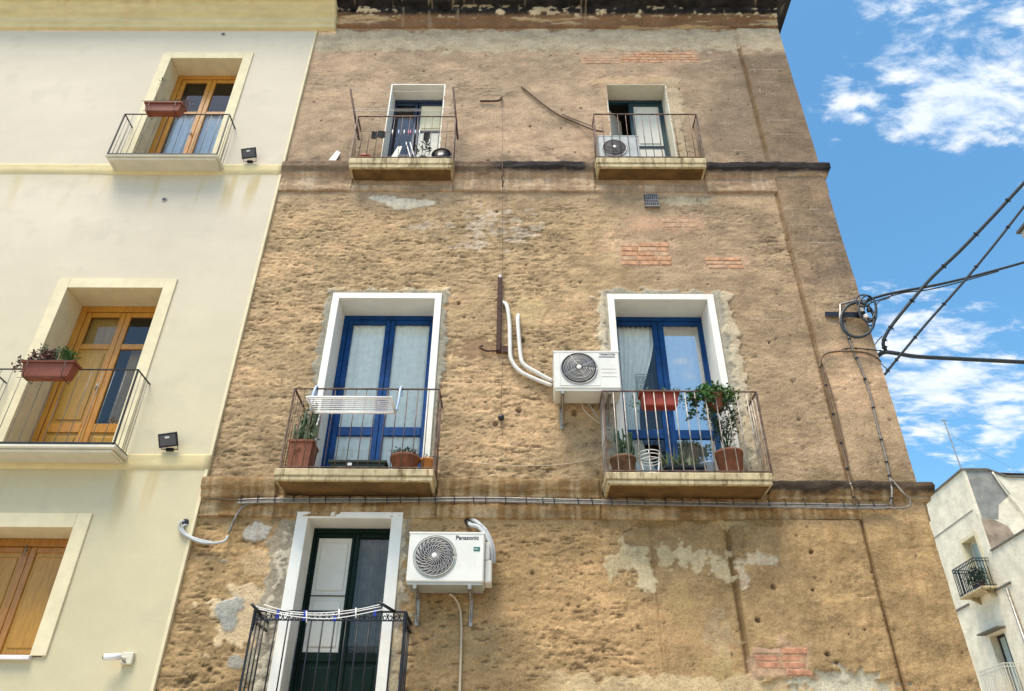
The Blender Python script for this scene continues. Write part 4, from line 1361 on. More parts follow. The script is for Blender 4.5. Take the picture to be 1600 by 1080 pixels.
t = planter('long low dark green planter box on the floor of the left blue balcony', -2.00, -1.40, -.27, -.12, 4.832, 4.99, 'green_plastic', .015, cat='planter')
mb = MB(); mb.box(-1.80, -1.755, -.283, -.279, 4.925, 4.955); mb.build('sticker', M['white_plastic'], t)
t = pot('wide terracotta bowl with a low dark succulent on the left blue balcony', -1.20, -.24, 4.832, .10, .155, .20, 'terracotta')
foliage(t, [(-1.20 + rnd.uniform(-.10, .10), -.24 + rnd.uniform(-.07, .07), 5.06) for _ in range(30)], 480, (.03, .03, .025), .045, .018, 'leaf_dark')
t = pot('small orange pot beside the terracotta bowl on the left blue balcony', -0.965, -.20, 4.832, .055, .072, .20, 'orange_pot')
foliage(t, [(-.965, -.2, 5.03)], 60, (.03, .03, .02), .04, .016, 'leaf_dark')

# white drying rack hooked over the left blue balcony
t = thing('drying_rack', 'white and pale blue plastic clothes rack hung over the left blue balcony rail', 'drying rack', (-1.76, -.5, 5.40))
mb = MB()
zr = 5.47
xa, xb, ya, yb = -2.20, -1.32, -.78, -.44
for y in (ya, yb):
    mb.tube([(xa, y, zr), (xb, y, zr)], .013, 8)
for x in (xa, xb):
    mb.tube([(x, ya, zr), (x, yb, zr)], .013, 8)
mb.build('frame', M['white_plastic'], t, True)
for k in range(7):
    y = ya + (yb - ya) * (k + 1) / 8
    mb = MB(); mb.tube([(xa, y, zr), (xb, y, zr)], .006, 6); mb.build('rod', M['white_plastic'], t, True)
for x, s in ((xa - .02, -1), (xb + .02, 1)):
    mb = MB()
    mb.tube([(x, -.50, zr), (x + s * .01, -.50, zr + .10), (x + s * .01, -.47, zr + .26), (x + s * .01, -.41, zr + .345), (x + s * .01, -.375, zr + .33), (x + s * .01, -.37, zr + .25)], .014, 8, True)
    mb.build('arm', M['blue_plastic'], t, True)

# right blue balcony (floor z = 4.81)
t = planter('red plastic flower box hung inside the rail of the right blue balcony', 1.36, 1.78, -.385, -.23, 5.62, 5.80, 'terracotta_red', .02)
foliage(t, [(1.38 + .4 * k / 9, -.31, 5.80) for k in range(10)], 150, (.03, .04, .025), .04, .018, 'leaf')
foliage(t, [(1.82, -.33, 5.72), (1.80, -.34, 5.78), (1.30, -.34, 5.66)], 120, (.03, .02, .05), .035, .016, 'leaf', droop=.5)
t = pot('hanging pot of trailing green ivy on the rail of the right blue balcony', 2.20, -.30, 5.60, .075, .11, .17, 'terracotta', cat='plant', name='ivy_pot')
iv = []
for k in range(90):
    a_ = rnd.uniform(0, 6.28); rr = rnd.uniform(.03, .27)
    iv.append((2.17 + rr * math.cos(a_) * 1.0, -.33 + rr * math.sin(a_) * .45, 5.80 + rnd.uniform(-.04, .10) * (1 - rr) - rr * .25))
foliage(t, iv, 1150, (.03, .03, .03), .05, .032, 'leaf', droop=.2)
tr = []
for k in range(9):
    x0_ = 2.17 + rnd.uniform(-.27, .22); z0_ = 5.74; x_ = x0_
    for j in range(rnd.randint(2, 7)):
        x_ += rnd.uniform(-.02, .012); z0_ -= .04
        tr.append((x_, -.40 + rnd.uniform(-.03, .04), z0_))
foliage(t, tr, 300, (.014, .014, .014), .045, .03, 'leaf_dark', droop=.7)
stems(t, (2.2, -.3, 5.76), [iv[k] for k in range(0, 60, 6)], .004)

t = pot('brown pot with a dark branching cactus at the left end of the right blue balcony', 1.13, -.22, 4.812, .105, .135, .235, 'terracotta_old')
cactus(t, (1.15, -.22, 5.0), 7, .40, .022, .06, 'leaf_dark')
foliage(t, [(1.08, -.3, 5.18)], 60, (.05, .03, .04), .04, .012, 'leaf_grey')
# wire plant stand
t = thing('wire_stand', 'round white wire plant stand between the cactus and the aloe', 'plant stand', (1.42, -.22, 4.812))
for z_, r_ in ((5.10, .125), (5.06, .125), (5.02, .115), (4.86, .08)):
    mb = MB(); mb.tube([(1.42 + r_ * math.cos(a_ * math.pi / 8), -.22 + r_ * math.sin(a_ * math.pi / 8), z_) for a_ in range(17)], .005, 5)
    mb.build('hoop', M['white_plastic'], t, True)
for k in range(6):
    a_ = k * math.pi / 3 + .3
    mb = MB(); mb.tube([(1.42 + .125 * math.cos(a_), -.22 + .125 * math.sin(a_), 5.10), (1.42 + .08 * math.cos(a_), -.22 + .08 * math.sin(a_), 4.86), (1.42 + .11 * math.cos(a_), -.22 + .11 * math.sin(a_), 4.815)], .005, 5)
    mb.build('leg', M['white_plastic'], t, True)
# aloe
t = planter('black trough with spiky grey green aloe in the middle of the right blue balcony', 1.56, 1.98, -.30, -.13, 4.812, 4.94, 'black_plastic', .015, cat='planter')
for k in range(34):
    c = Vector((rnd.uniform(1.60, 1.94), -.21 + rnd.uniform(-.05, .05), 4.93))
    a_ = rnd.uniform(0, 6.28); el = rnd.uniform(.55, 1.4); L_ = rnd.uniform(.18, .34)
    d = Vector((math.cos(a_) * math.cos(el), math.sin(a_) * math.cos(el) * .7, math.sin(el)))
    s = d.cross(Vector((0, 0, 1))).normalized() * .016
    u_ = s.cross(d).normalized() * .006
    tip = c + d * L_ + Vector((0, 0, -.02)); mid_ = c + d * L_ * .5 + Vector((0, 0, .01))
    mb = MB()
    mb.hull([c + s, c - s, c - u_, c + u_, mid_ + s * .7, mid_ - s * .7, mid_ - u_, tip, tip + s * .05])
    mb.build('leaf', M['leaf_grey'], t)
foliage(t, [(1.62 + k * .04, -.2, 4.97) for k in range(9)], 160, (.03, .03, .04), .07, .01, 'leaf_grey', name='small_leaves')
t = pot('terracotta pot with a tall dark plant at the right end of the right blue balcony', 2.27, -.22, 4.812, .11, .145, .31, 'terracotta')
tips = [(2.27 + rnd.uniform(-.16, .14), -.24 + rnd.uniform(-.08, .08), 5.12 + rnd.uniform(.2, .62)) for _ in range(9)]
stems(t, (2.27, -.22, 5.10), tips, .007)
foliage(t, tips + [((2.27 + p_[0]) / 2, p_[1], (5.12 + p_[2]) / 2 + .05) for p_ in tips], 380, (.045, .04, .06), .055, .022, 'leaf_dark')
# blue chequered bucket
t = thing('bucket', 'pale blue bucket behind the bars between the aloe and the terracotta pot', 'bucket', (2.06, -.10, 4.812))
mb = MB(); mb.lathe([(.065, 0), (.085, .22), (.09, .22), (.09, .235), (.08, .235), (.075, .2)], (2.06, -.10, 4.812), 16); mb.build('body', M['blue_plastic'], t, True)
mb = MB(); mb.tube([(2.06 + .088 * math.cos(a_), -.10, 5.04 + .07 * math.sin(a_)) for a_ in [k * math.pi / 8 for k in range(9)]], .004, 5, True); mb.build('handle', M['galv'], t, True)

# cream balconies' boxes
t = planter('brown flower box with a sprawling succulent on the lower cream balcony rail', -5.510, -4.930, -.56, -.405, 5.845, 6.045, 'brown_planter', .035, holder='iron_dark')
foliage(t, [(-5.450 + rnd.uniform(-.06, .2), -.48, 6.065 + rnd.uniform(0, .12)) for _ in range(12)], 260, (.025, .03, .025), .045, .026, 'leaf_red')
foliage(t, [(-5.390, -.48, 6.245), (-5.370, -.48, 6.195), (-5.250, -.47, 6.195), (-5.220, -.48, 6.225)], 120, (.022, .02, .022), .035, .022, 'leaf_grey')
foliage(t, [(-5.080 + rnd.uniform(-.05, .06), -.48, 6.065 + rnd.uniform(0, .13)) for _ in range(12)], 260, (.018, .03, .022), .06, .016, 'leaf')
foliage(t, [(-5.550, -.55, 5.955), (-5.550, -.56, 6.025)], 60, (.02, .02, .03), .04, .02, 'leaf_red')
stems(t, (-5.170, -.48, 6.045), [(-5.170, -.48, 6.285), (-5.250, -.48, 6.205), (-5.380, -.48, 6.225)], .006)
t = planter('brown flower box with dried stems on the upper cream balcony rail', -5.400, -4.860, -.50, -.345, 10.320, 10.500, 'brown_planter', .03, holder='iron_dark')
foliage(t, [(-5.210, -.42, 10.540), (-5.170, -.42, 10.560)], 60, (.03, .03, .02), .06, .014, 'leaf_dark')
foliage(t, [(-5.030 + .04 * k, -.43, 10.550) for k in range(7)], 120, (.03, .03, .03), .035, .014, 'leaf_red')
stems(t, (-4.980, -.42, 10.500), [(-4.930 + .05 * k, -.45, 10.600 + .02 * (k % 3)) for k in range(5)], .003, 'dry')
foliage(t, [(-4.830, -.47, 10.480), (-4.810, -.47, 10.420)], 60, (.02, .02, .03), .04, .012, 'dry')
# dead plant stalk at the top left of the upper cream door
t = thing('dry_plant', 'wispy dried plant stalk standing against the upper cream door surround', 'plant', (-5.33, -.42, 10.68))
tips = [(-5.40 + .02 * k, -.36, 11.12 + .03 * (k % 3)) for k in range(5)]
stems(t, (-5.33, -.42, 10.68), tips, .0025, 'dry')
foliage(t, tips, 30, (.015, .01, .02), .03, .010, 'leaf_dark')

# ------------------------------------------------------------------ things on the upper left balcony
t = pot('red bowl on the floor at the left end of the upper left balcony', -2.18, -.13, 9.622, .07, .10, .10, 'terracotta_red')
t = thing('round_basin', 'upturned dark round basin leaning at the right end of the upper left balcony', 'basin', (-1.10, -.20, 9.622))
mb = MB(); mb.lathe([(.135, -.02), (.14, 0), (.13, .03), (.08, .06), (.02, .07)], (-1.10, -.16, 9.755), 24, 'y'); mb.build('bowl', M['black_plastic'], t, True)
mb = MB(); mb.tube([(-1.10 + .138 * math.cos(a_ * math.pi / 12), -.182, 9.755 + .138 * math.sin(a_ * math.pi / 12)) for a_ in range(25)], .008, 6); mb.build('rim', M['iron_dark'], t, True)
t = pot('small pot with a few bare leafy stalks on the upper left balcony', -1.36, -.16, 9.622, .04, .055, .09, 'green_plastic')
tips = [(-1.36 + dx_, -.17, 9.71 + h_) for dx_, h_ in ((-.1, .16), (-.03, .22), (.06, .2), (.10, .14), (.03, .30))]
stems(t, (-1.36, -.16, 9.64), tips, .004)
foliage(t, tips, 60, (.02, .02, .02), .06, .025, 'leaf_dark')
t = thing('ironing_board', 'folded white ironing board leaning by the upper left door', 'ironing board', (-1.62, -.12, 9.622))
mb = MB(); mb.hull([(-1.88, -.10, 9.625), (-1.76, -.10, 9.625), (-1.80, .12, 10.25), (-1.74, .12, 10.25), (-1.88, -.12, 9.625), (-1.76, -.12, 9.625), (-1.80, .10, 10.25), (-1.74, .10, 10.25)]); mb.build('board', M['shutter'], t)
for dx_ in (0, .06):
    mb = MB(); mb.tube([(-1.68 + dx_, .07, 10.3), (-1.50 + dx_, -.13, 9.58)], .009, 6); mb.build('leg', M['white_plastic'], t, True)
# clothes line poles
for (xa, za, xb, zb, lab) in ((-2.55, 11.09, -2.30, 10.02, 'rusty clothes line pole leaning out at the left of the upper left balcony'), (-1.00, 11.14, -0.88, 10.04, 'rusty clothes line pole leaning out at the right of the upper left balcony')):
    mb = MB(); mb.tube([(xa, -.26, za), (xb, -.23, zb)], .017, 6)
    tag(mb.build('clothes_pole', M['rust'], None, True), lab, 'pole', 'poles holding the top clothes lines')
for k, (z_, y_, lab) in enumerate(((11.06, -.26, 'topmost thin white clothes line between the two rusty poles'), (10.66, -.255, 'middle thin white clothes line just above the upper left rail'), (10.53, -.33, 'lowest thin white clothes line just above the upper left rail'))):
    fx = lambda z: -2.55 + (11.09 - z) / 1.07 * .25
    fx2 = lambda z: -1.0 + (11.14 - z) / 1.10 * .12
    mb = MB(); mb.tube([(fx(z_), y_, z_), (-1.7, y_, z_ - .012), (fx2(z_), y_, z_)], .0028, 5, True)
    tag(mb.build('clothes_line', M['white_plastic'], None, True), lab, 'clothes line')
mb = MB(); mb.tube([(-2.36, -.23, 10.20), (-1.6, -.23, 10.16), (-.92, -.23, 10.20)], .003, 5, True)
tag(mb.build('clothes_line', M['iron_dark'], None, True), 'dark clothes line behind the upper left rail with laundry on it', 'clothes line')
def rag(label, x0, x1, z1, drops, y=-.23):
    mb = MB(); n_ = len(drops) - 1
    for i in range(n_):
        xa_ = x0 + (x1 - x0) * i / n_; xb_ = x0 + (x1 - x0) * (i + 1) / n_
        ya_ = y + .012 * math.sin(i * 1.9); yb_ = y + .012 * math.sin((i + 1) * 1.9)
        mb.hull([(xa_, ya_, z1), (xb_, yb_, z1), (xa_, ya_, z1 - drops[i]), (xb_, yb_, z1 - drops[i + 1]), (xa_, ya_ + .008, z1), (xb_, yb_ + .008, z1), (xa_, ya_ + .008, z1 - drops[i]), (xb_, yb_ + .008, z1 - drops[i + 1])])
    tag(mb.build('laundry', M['fabric_black']), label, 'laundry', 'black laundry on the upper left balcony')
rag('wide black garment hanging left on the upper left balcony', -2.13, -1.93, 10.20, [.15, .15, .13, .16, .12])
rag('black sock hanging right on the upper left balcony', -1.37, -1.28, 10.19, [.17, .22, .14])
PEG = ('white peg nearest the wide black garment', 'pale blue peg second right of the wide black garment', 'white peg just left of the two pink pegs', 'left one of the two pink pegs', 'right one of the two pink pegs', 'pale blue peg just right of the two pink pegs', 'white peg nearest the black sock')
for k, x in enumerate((-1.83, -1.74, -1.66, -1.60, -1.57, -1.50, -1.44)):
    c_ = 'pink' if k in (3, 4) else ('blue_plastic' if k % 2 else 'white_plastic')
    mb = MB(); mb.box(x - .006, x + .006, -.242, -.218, 10.15, 10.215); 
    tag(mb.build('clothes_peg', M[c_]), PEG[k] + ' on the dark line', 'clothes peg', 'pegs on the dark line')


# ------------------------------------------------------------------ air conditioners
def text(s, size, x, y, z, mt, parent, name='lettering', bold=0.0):
    cu = bpy.data.curves.new(name, 'FONT'); cu.body = s; cu.size = size; cu.extrude = .0008; cu.offset = bold
    o = bpy.data.objects.new(name, cu); COL.objects.link(o)
    dg = bpy.context.evaluated_depsgraph_get()
    me = bpy.data.meshes.new_from_object(o.evaluated_get(dg))
    bpy.data.objects.remove(o)
    R_ = Matrix.Translation(Vector((x, y, z)) - ORG[parent.name]) @ Matrix.Rotation(math.pi / 2, 4, 'X')
    me.transform(R_); me.materials.clear(); me.materials.append(M[mt]); me.name = name
    return link(name, me, parent)


def aircon(label, x0, x1, z0, z1, yf, yb, fan, style, brackets=True, under='ac_side', body='ac_white'):
    t_ = thing('air_conditioner', label, 'air conditioner', ((x0 + x1) / 2, (yf + yb) / 2, z0), None)
    fx_, fz_, fr_ = fan
    mb = MB()
    mb.box(x0, x1, yf, yb, z0 + .025, z1, .012)
    mb.build('casing', M[body], t_)
    mb = MB(); mb.box(x0 - .004, x1 + .004, yf - .004, yb + .004, z1 - .014, z1 + .006, .003); mb.build('lid', M[body], t_)
    mb = MB(); mb.box(x0 + .01, x1 - .01, yf + .012, yb - .01, z0, z0 + .0245, .003); mb.build('base_tray', M[under], t_)
    # fan opening: dark disc, ring, guard wires, hub
    mb = MB(); mb.lathe([(fr_, -.003), (fr_, .0)], (fx_, yf - .001, fz_), 40, 'y'); mb.build('fan_opening', M['ac_dark'], t_)
    mb = MB()
    N_ = 48
    ring = [(fx_ + fr_ * 1.03 * math.cos(2 * math.pi * k / N_), yf - .008, fz_ + fr_ * 1.03 * math.sin(2 * math.pi * k / N_)) for k in range(N_ + 1)]
    mb.tube(ring, .008, 6)
    if style == 'swirl':
        ring = [(fx_ + fr_ * 1.13 * math.cos(2 * math.pi * k / N_), yf - .002, fz_ + fr_ * 1.13 * math.sin(2 * math.pi * k / N_)) for k in range(N_ + 1)]
        mb.tube(ring, .005, 5)
    mb.build('fan_ring', M['ac_wire'] if style != 'swirl' else M['ac_side'], t_, True)
    mb = MB()
    bulge = lambda q: yf - .008 - .022 * (1 - q * q)
    if style == 'rings':
        for k in range(1, 9):
            q = .16 + .80 * k / 9
            mb.tube([(fx_ + fr_ * q * math.cos(2 * math.pi * i / 36), bulge(q), fz_ + fr_ * q * math.sin(2 * math.pi * i / 36)) for i in range(37)], .0042 if k % 3 else .006, 5)
        for k in range(4):
            a_ = k * math.pi / 2 + .5
            mb.tube([(fx_ + fr_ * q * math.cos(a_), bulge(q), fz_ + fr_ * q * math.sin(a_)) for q in (.1, .4, .7, 1.0)], .004, 5)
    elif style == 'swirl':
        for k in range(22):
            a0_ = 2 * math.pi * k / 22
            mb.tube([(fx_ + fr_ * q * math.cos(a0_ - q * 1.5), bulge(q), fz_ + fr_ * q * math.sin(a0_ - q * 1.5)) for q in (.13, .3, .5, .7, .85, 1.0)], .0042, 5)
        for k in range(22):
            a0_ = 2 * math.pi * (k + .5) / 22
            mb.tube([(fx_ + fr_ * q * math.cos(a0_ - q * 1.1), bulge(q), fz_ + fr_ * q * math.sin(a0_ - q * 1.1)) for q in (.62, .8, 1.0)], .0028, 5)
        for q in (.55, .8, .93):
            mb.tube([(fx_ + fr_ * q * math.cos(2 * math.pi * i / 36), bulge(q), fz_ + fr_ * q * math.sin(2 * math.pi * i / 36)) for i in range(37)], .0028, 5)
    else:
        for k in range(-5, 6):
            q = k / 6
            hw = fr_ * math.sqrt(1 - q * q)
            mb.tube([(fx_ - hw, yf - .006, fz_ + fr_ * q), (fx_, bulge(abs(q)), fz_ + fr_ * q), (fx_ + hw, yf - .006, fz_ + fr_ * q)], .003, 5, True)
    mb.build('fan_guard', M['ac_wire'], t_, True)
    mb = MB(); mb.lathe([(.0, -.006), (fr_ * .14, -.004), (fr_ * .15, 0.004), (fr_ * .15, .02)], (fx_, bulge(0) - .004, fz_), 20, 'y'); mb.build('hub', M['ac_white'], t_, True)
    # fan blades behind the guard
    for k in range(3):
        a_ = 2 * math.pi * k / 3
        pts = []
        for rr, da in ((.2, -.3), (.2, .5), (.9, -.15), (.9, .75)):
            pts.append((fx_ + fr_ * rr * math.cos(a_ + da), yf - .0045 - .003 * (da > 0), fz_ + fr_ * rr * math.sin(a_ + da)))
        mb = MB(); mb.hull(pts + [(p_[0], p_[1] + .001, p_[2]) for p_ in pts]); mb.build('fan_blade', M['ac_dark'], t_)
    if brackets:
        for bx in (x0 + .09 * (x1 - x0) / .75, x1 - .13):
            mb = MB()
            mb.box(bx - .018, bx + .018, yf + .0, -.012, z0 - .042, z0 - .002, .003)
            mb.box(bx - .018, bx + .018, -.03, -.0125, z0 - .30, z0 - .043, .002)
            mb.hull([(bx - .004, yf + .05, z0 - .045), (bx + .004, yf + .05, z0 - .045), (bx - .004, yf + .09, z0 - .045), (bx + .004, yf + .09, z0 - .045),
                     (bx - .004, -.031, z0 - .27), (bx + .004, -.031, z0 - .27), (bx - .004, -.031, z0 - .22), (bx + .004, -.031, z0 - .22)])
            mb.build('bracket', M['galv'], t_)
    return t_


ac1 = aircon('white air conditioner with a swirled fan guard right of the green door', -1.062, -0.318, 3.655, 4.165, -.38, -.07, (-.800, 3.925, .185), 'swirl')
text('Panasonic', .058, -.605, -.3815, 4.095, 'print', ac1, bold=.0012)
mb = MB(); mb.box(-.425, -.362, -.3825, -.3805, 3.98, 4.022); mb.build('sticker', M['print_green'], ac1)
text('R32', .024, -.418, -.3832, 3.993, 'white_plastic', ac1)
mb = MB(); mb.box(-.3165, -.245, -.30, -.10, 3.70, 3.92, .012); mb.box(-.3165, -.27, -.30, -.08, 3.9205, 4.10, .01); mb.build('valve_cover', M['ac_white'], ac1)
ac2 = aircon('white air conditioner with a ringed fan guard left of the right blue door', 0.41, 1.155, 5.80, 6.315, -.38, -.07, (.69, 6.085, .197), 'rings', under='ac_white')
text('TERMOTOR', .034, .93, -.3815, 6.262, 'print', ac2, bold=.0006)
mb = MB(); mb.box(.925, 1.105, -.3825, -.3805, 6.235, 6.245); mb.build('brand_underline', M['print'], ac2)
mb = MB()
for z_ in (5.98, 6.03, 6.08):
    mb.box(.94, 1.11, -.3835, -.3805, z_, z_ + .006, .001)
mb.build('pressed_ribs', M['ac_white'], ac2)
mb = MB(); mb.box(.47, .92, -.384, -.3805, 5.862, 5.868); mb.box(.47, .475, -.384, -.3805, 5.87, 6.30); mb.box(.915, .92, -.384, -.3805, 5.87, 6.30); mb.build('front_seam', M['ac_white'], ac2)
ac3 = aircon('dirty white air conditioner standing on the floor of the upper right balcony', 1.14, 1.72, 9.642, 10.13, -.215, -.03, (1.36, 9.87, .165), 'bars', brackets=False, body='ac_old')

# pipes of the air conditioners
def cable(label, pts, r, mt, cat='cable', name='cable', group=None, ties=None, n=6, smooth=True):
    if ties:
        t_ = thing(name, label, cat, pts[0], group)
        mb = MB(); mb.tube(pts, r, n, smooth); mb.build('line', M[mt], t_, True)
        mb = MB()
        P_ = [Vector(p) for p in pts]
        for a_, b_ in zip(P_, P_[1:]):
            k_ = max(1, int((b_ - a_).length / ties))
            for i in range(k_):
                c_ = a_ + (b_ - a_) * ((i + .5) / k_)
                d_ = (b_ - a_).normalized()
                mb.tube([c_ - d_ * .008, c_ + d_ * .008], r * 1.6, 6)
                mb.tube([c_, c_ + Vector((rnd.uniform(-.3, .3), -.4, -1)).normalized() * r * 3.0], .003, 4)
        tag(mb.build('cable_ties', M['black_plastic'], t_), kind='stuff')
        return t_
    mb = MB(); mb.tube(pts, r, n, smooth)
    return tag(mb.build(name, M[mt], None, True), label, cat, group)


cable('white wrapped pipe running from the rusty bar down to the ringed air conditioner', [(-0.207, -0.000, 7.297), (-0.141, -0.050, 7.201), (-0.106, -0.050, 6.937), (-0.095, -0.050, 6.608), (-0.078, -0.050, 6.407), (0.022, -0.050, 6.247), (0.195, -0.050, 6.143), (0.402, -0.050, 6.048)], .026, 'pipe_white', 'pipe', 'pipe')
cable('shorter white wrapped pipe leaving the filled hole above the ringed air conditioner', [(0.004, 0.020, 7.114), (-0.004, -0.050, 6.986), (0.013, -0.050, 6.701), (0.037, -0.050, 6.426), (0.082, -0.050, 6.327), (0.233, -0.050, 6.222), (0.411, -0.050, 6.109)], .026, 'pipe_white', 'pipe', 'pipe')
t = thing('pipe', 'pair of grey wrapped pipes curling over the right side of the swirled air conditioner', 'pipe', (-.35, -.1, 4.3))
for pts in ([(-0.519, 0.020, 4.428), (-0.484, -0.080, 4.357), (-0.395, -0.120, 4.316), (-0.312, -0.160, 4.208), (-0.263, -0.180, 4.088), (-0.252, -0.180, 3.926)], [(-0.486, 0.020, 4.450), (-0.419, -0.080, 4.385), (-0.329, -0.110, 4.293), (-0.266, -0.130, 4.171), (-0.237, -0.140, 4.056), (-0.235, -0.140, 3.939)]):
    mb = MB(); mb.tube(pts, .022, 8, True); mb.build('tube', M['pipe_grey'], t, True)
mb = MB(); mb.tube([(-0.532, 0.000, 4.428), (-0.500, -0.050, 4.368)], .028, 8, False); mb.build('cuff', M['black_plastic'], t, True)
cable('thin tan drain hose hanging below the swirled air conditioner', [(-0.656, -0.120, 3.638), (-0.602, -0.060, 3.605), (-0.555, -0.030, 3.515), (-0.535, -0.030, 3.346), (-0.528, -0.030, 3.054), (-0.522, -0.030, 2.666)], .013, 'hose_tan', 'hose', 'hose')
cable('thin pale cable drooping from the ringed air conditioner to the balcony corner', [(0.726, -0.080, 5.838), (0.751, -0.080, 5.722), (0.833, -0.080, 5.624), (0.930, -0.080, 5.543)], .007, 'hose_tan')
cable('second thin cable drooping from the ringed air conditioner to the balcony corner', [(0.794, -0.060, 5.841), (0.855, -0.060, 5.733), (0.914, -0.060, 5.611)], .007, 'pipe_grey')
t = thing('cable', 'dark double cable sagging down the wall to the upper right balcony', 'cable', (0.04, 0, 11.5))
mb = MB(); mb.tube([(0.037, 0.000, 11.507), (0.107, -0.030, 11.376), (0.332, -0.030, 11.090), (0.590, -0.030, 10.811), (0.854, -0.030, 10.639), (1.104, -0.100, 10.389), (1.252, -0.100, 10.348)], .015, 7, True); mb.build('line', M['cable_brown'], t, True)
mb = MB(); mb.tube([(0.648, -0.030, 10.826), (0.809, -0.030, 10.711), (0.969, -0.030, 10.625), (1.126, -0.100, 10.445)], .008, 6, True); mb.build('branch', M['cable_brown'], t, True)

# ------------------------------------------------------------------ wall ironmongery
t = thing('iron_bar', 'rusty vertical iron bar fixed to the wall left of the white pipes', 'bar', (-0.203, 0.000, 6.547))
mb = MB(); mb.box(-.262, -.205, -.050, -.02, 6.54, 7.66, .006); mb.build('bar', M['rust'], t)
mb = MB(); mb.box(-.262, -.06, -.03, -.0, 6.52, 6.62, .006); mb.build('bracket', M['rust'], t)
mb = MB(); mb.tube([(-.23, -.035, 7.66), (-.235, -.04, 7.70)], .018, 6); mb.build('cap', M['white_plastic'], t)
cable('rusty iron cramp bent in the scarred patch left of the vertical bar', [(-0.256, -0.030, 6.546), (-0.379, -0.030, 6.545), (-0.458, -0.030, 6.591), (-0.428, -0.030, 6.619)], .012, 'rust', 'cramp', 'iron_cramp')
cable('short rusty iron stub in the wall right of the upper left balcony', [(-0.602, -0.030, 11.116), (-0.444, -0.030, 11.117), (-0.306, -0.050, 11.107), (-0.269, -0.020, 11.220)], .016, 'rust', 'cramp', 'iron_cramp')
cable('hair thin dark wire running straight down the middle of the brown wall', [(-0.260, -0.020, 11.251), (-0.232, -0.140, 9.552), (-0.227, -0.050, 9.167), (-0.204, -0.040, 7.698), (-0.184, -0.060, 6.418), (-0.188, -0.020, 5.666), (-0.169, -0.020, 5.423)], .0035, 'cable_brown', 'wire', 'wire')
cable('thin pale wire sagging along the wall between the two blue balconies', [(-0.837, -0.020, 5.167), (-0.551, -0.020, 5.092), (-0.129, -0.020, 5.057), (0.362, -0.020, 5.060), (0.679, -0.020, 5.100), (0.964, -0.020, 5.179)], .004, 'hose_tan', 'wire', 'wire')
for px_, lab, g_ in (((-0.188, -0.010, 5.646), 'round black wall plug low on the hair thin wire', None),):
    mb = MB(); mb.lathe([(.035, 0.01), (.035, -.02), (.022, -.03)], px_, 14, 'y'); tag(mb.build('wall_plug', M['black_plastic'], None, True), lab, 'plug')
# chain of rust blobs where the wire crosses the string course
cable('knotted rusty wire end hanging over the upper string course', [(-0.227, -0.020, 9.770), (-0.232, -0.140, 9.552), (-0.212, -0.140, 9.450), (-0.238, -0.140, 9.362), (-0.218, -0.140, 9.274), (-0.228, -0.060, 9.256)], .009, 'rust', 'wire', 'wire')
# vent grille
t = thing('vent_grille', 'small dark square vent grille under the upper right balcony', 'vent', (1.84, -.01, 9.04))
mb = MB(); mb.box(1.745, 1.935, -.022, .01, 8.935, 9.165, .004); mb.build('backing', M['ac_dark'], t)
for k in range(7):
    mb = MB(); x = 1.76 + k * .0265; mb.box(x, x + .008, -.034, -.0225, 8.945, 9.155); mb.build('slat', M['galv'], t)
mb = MB()
for z_ in (8.94, 9.0, 9.05, 9.1, 9.15):
    mb.box(1.745, 1.935, -.028, -.0228, z_, z_ + .008)
mb.box(1.735, 1.945, -.045, 0, 8.915, 8.932, .003)
mb.build('crossbar', M['galv'], t)

# conduit bundle along the lower string course
t = thing('cable_bundle', 'grey bundle of clipped cables running along the lower string course', 'cables', (0, -.07, 4.65))
for k, (dz, r_, mt_) in enumerate(((0, .013, 'cable_grey'), (.022, .009, 'galv'), (-.02, .010, 'cable_grey'))):
    pts = [(-2.947, -0.090, 4.581), (-2.625, -0.090, 4.598), (-1.949, -0.090, 4.609), (-1.137, -0.090, 4.615), (-0.325, -0.090, 4.621), (0.485, -0.090, 4.612), (1.294, -0.090, 4.603), (2.099, -0.090, 4.588), (2.902, -0.090, 4.579), (3.571, -0.090, 4.577), (3.904, -0.090, 4.572)]
    pts = [(p[0], p[1] - .008 * k, p[2] + dz + .004 * math.sin(i * 1.7 + k)) for i, p in enumerate(pts)]
    mb = MB(); mb.tube(pts, r_, 6, True); mb.build('line', M[mt_], t, True)
mb = MB()
for k in range(38):
    x = -2.9 + k * .185 + rnd.uniform(-.05, .05)
    mb.tube([(x, -.06, 4.655), (x, -.118, 4.65), (x + .004, -.124, 4.61), (x + .006, -.118, 4.585 - rnd.random() * .02), (x + .008, -.06, 4.585)], .0045, 4)
tag(mb.build('clips', M['black_plastic'], t), kind='stuff')
cable('thin rusty cable running on along the string to the far left end', [(-3.336, -0.060, 4.633), (-3.151, -0.060, 4.627), (-2.773, -0.060, 4.616), (-2.298, -0.060, 4.626)], .009, 'cable_brown')
cable('short grey cable dropping from the string bundle to the grey filler patch', [(-2.564, -0.070, 4.606), (-2.798, -0.070, 4.583), (-2.891, -0.070, 4.540), (-2.947, -0.050, 4.455), (-2.984, -0.030, 4.344), (-3.003, -0.020, 4.265)], .014, 'cable_grey')
t = thing('conduit', 'grey flexible conduit hooked across the joint of the two buildings', 'conduit', (-3.456, -0.050, 4.382))
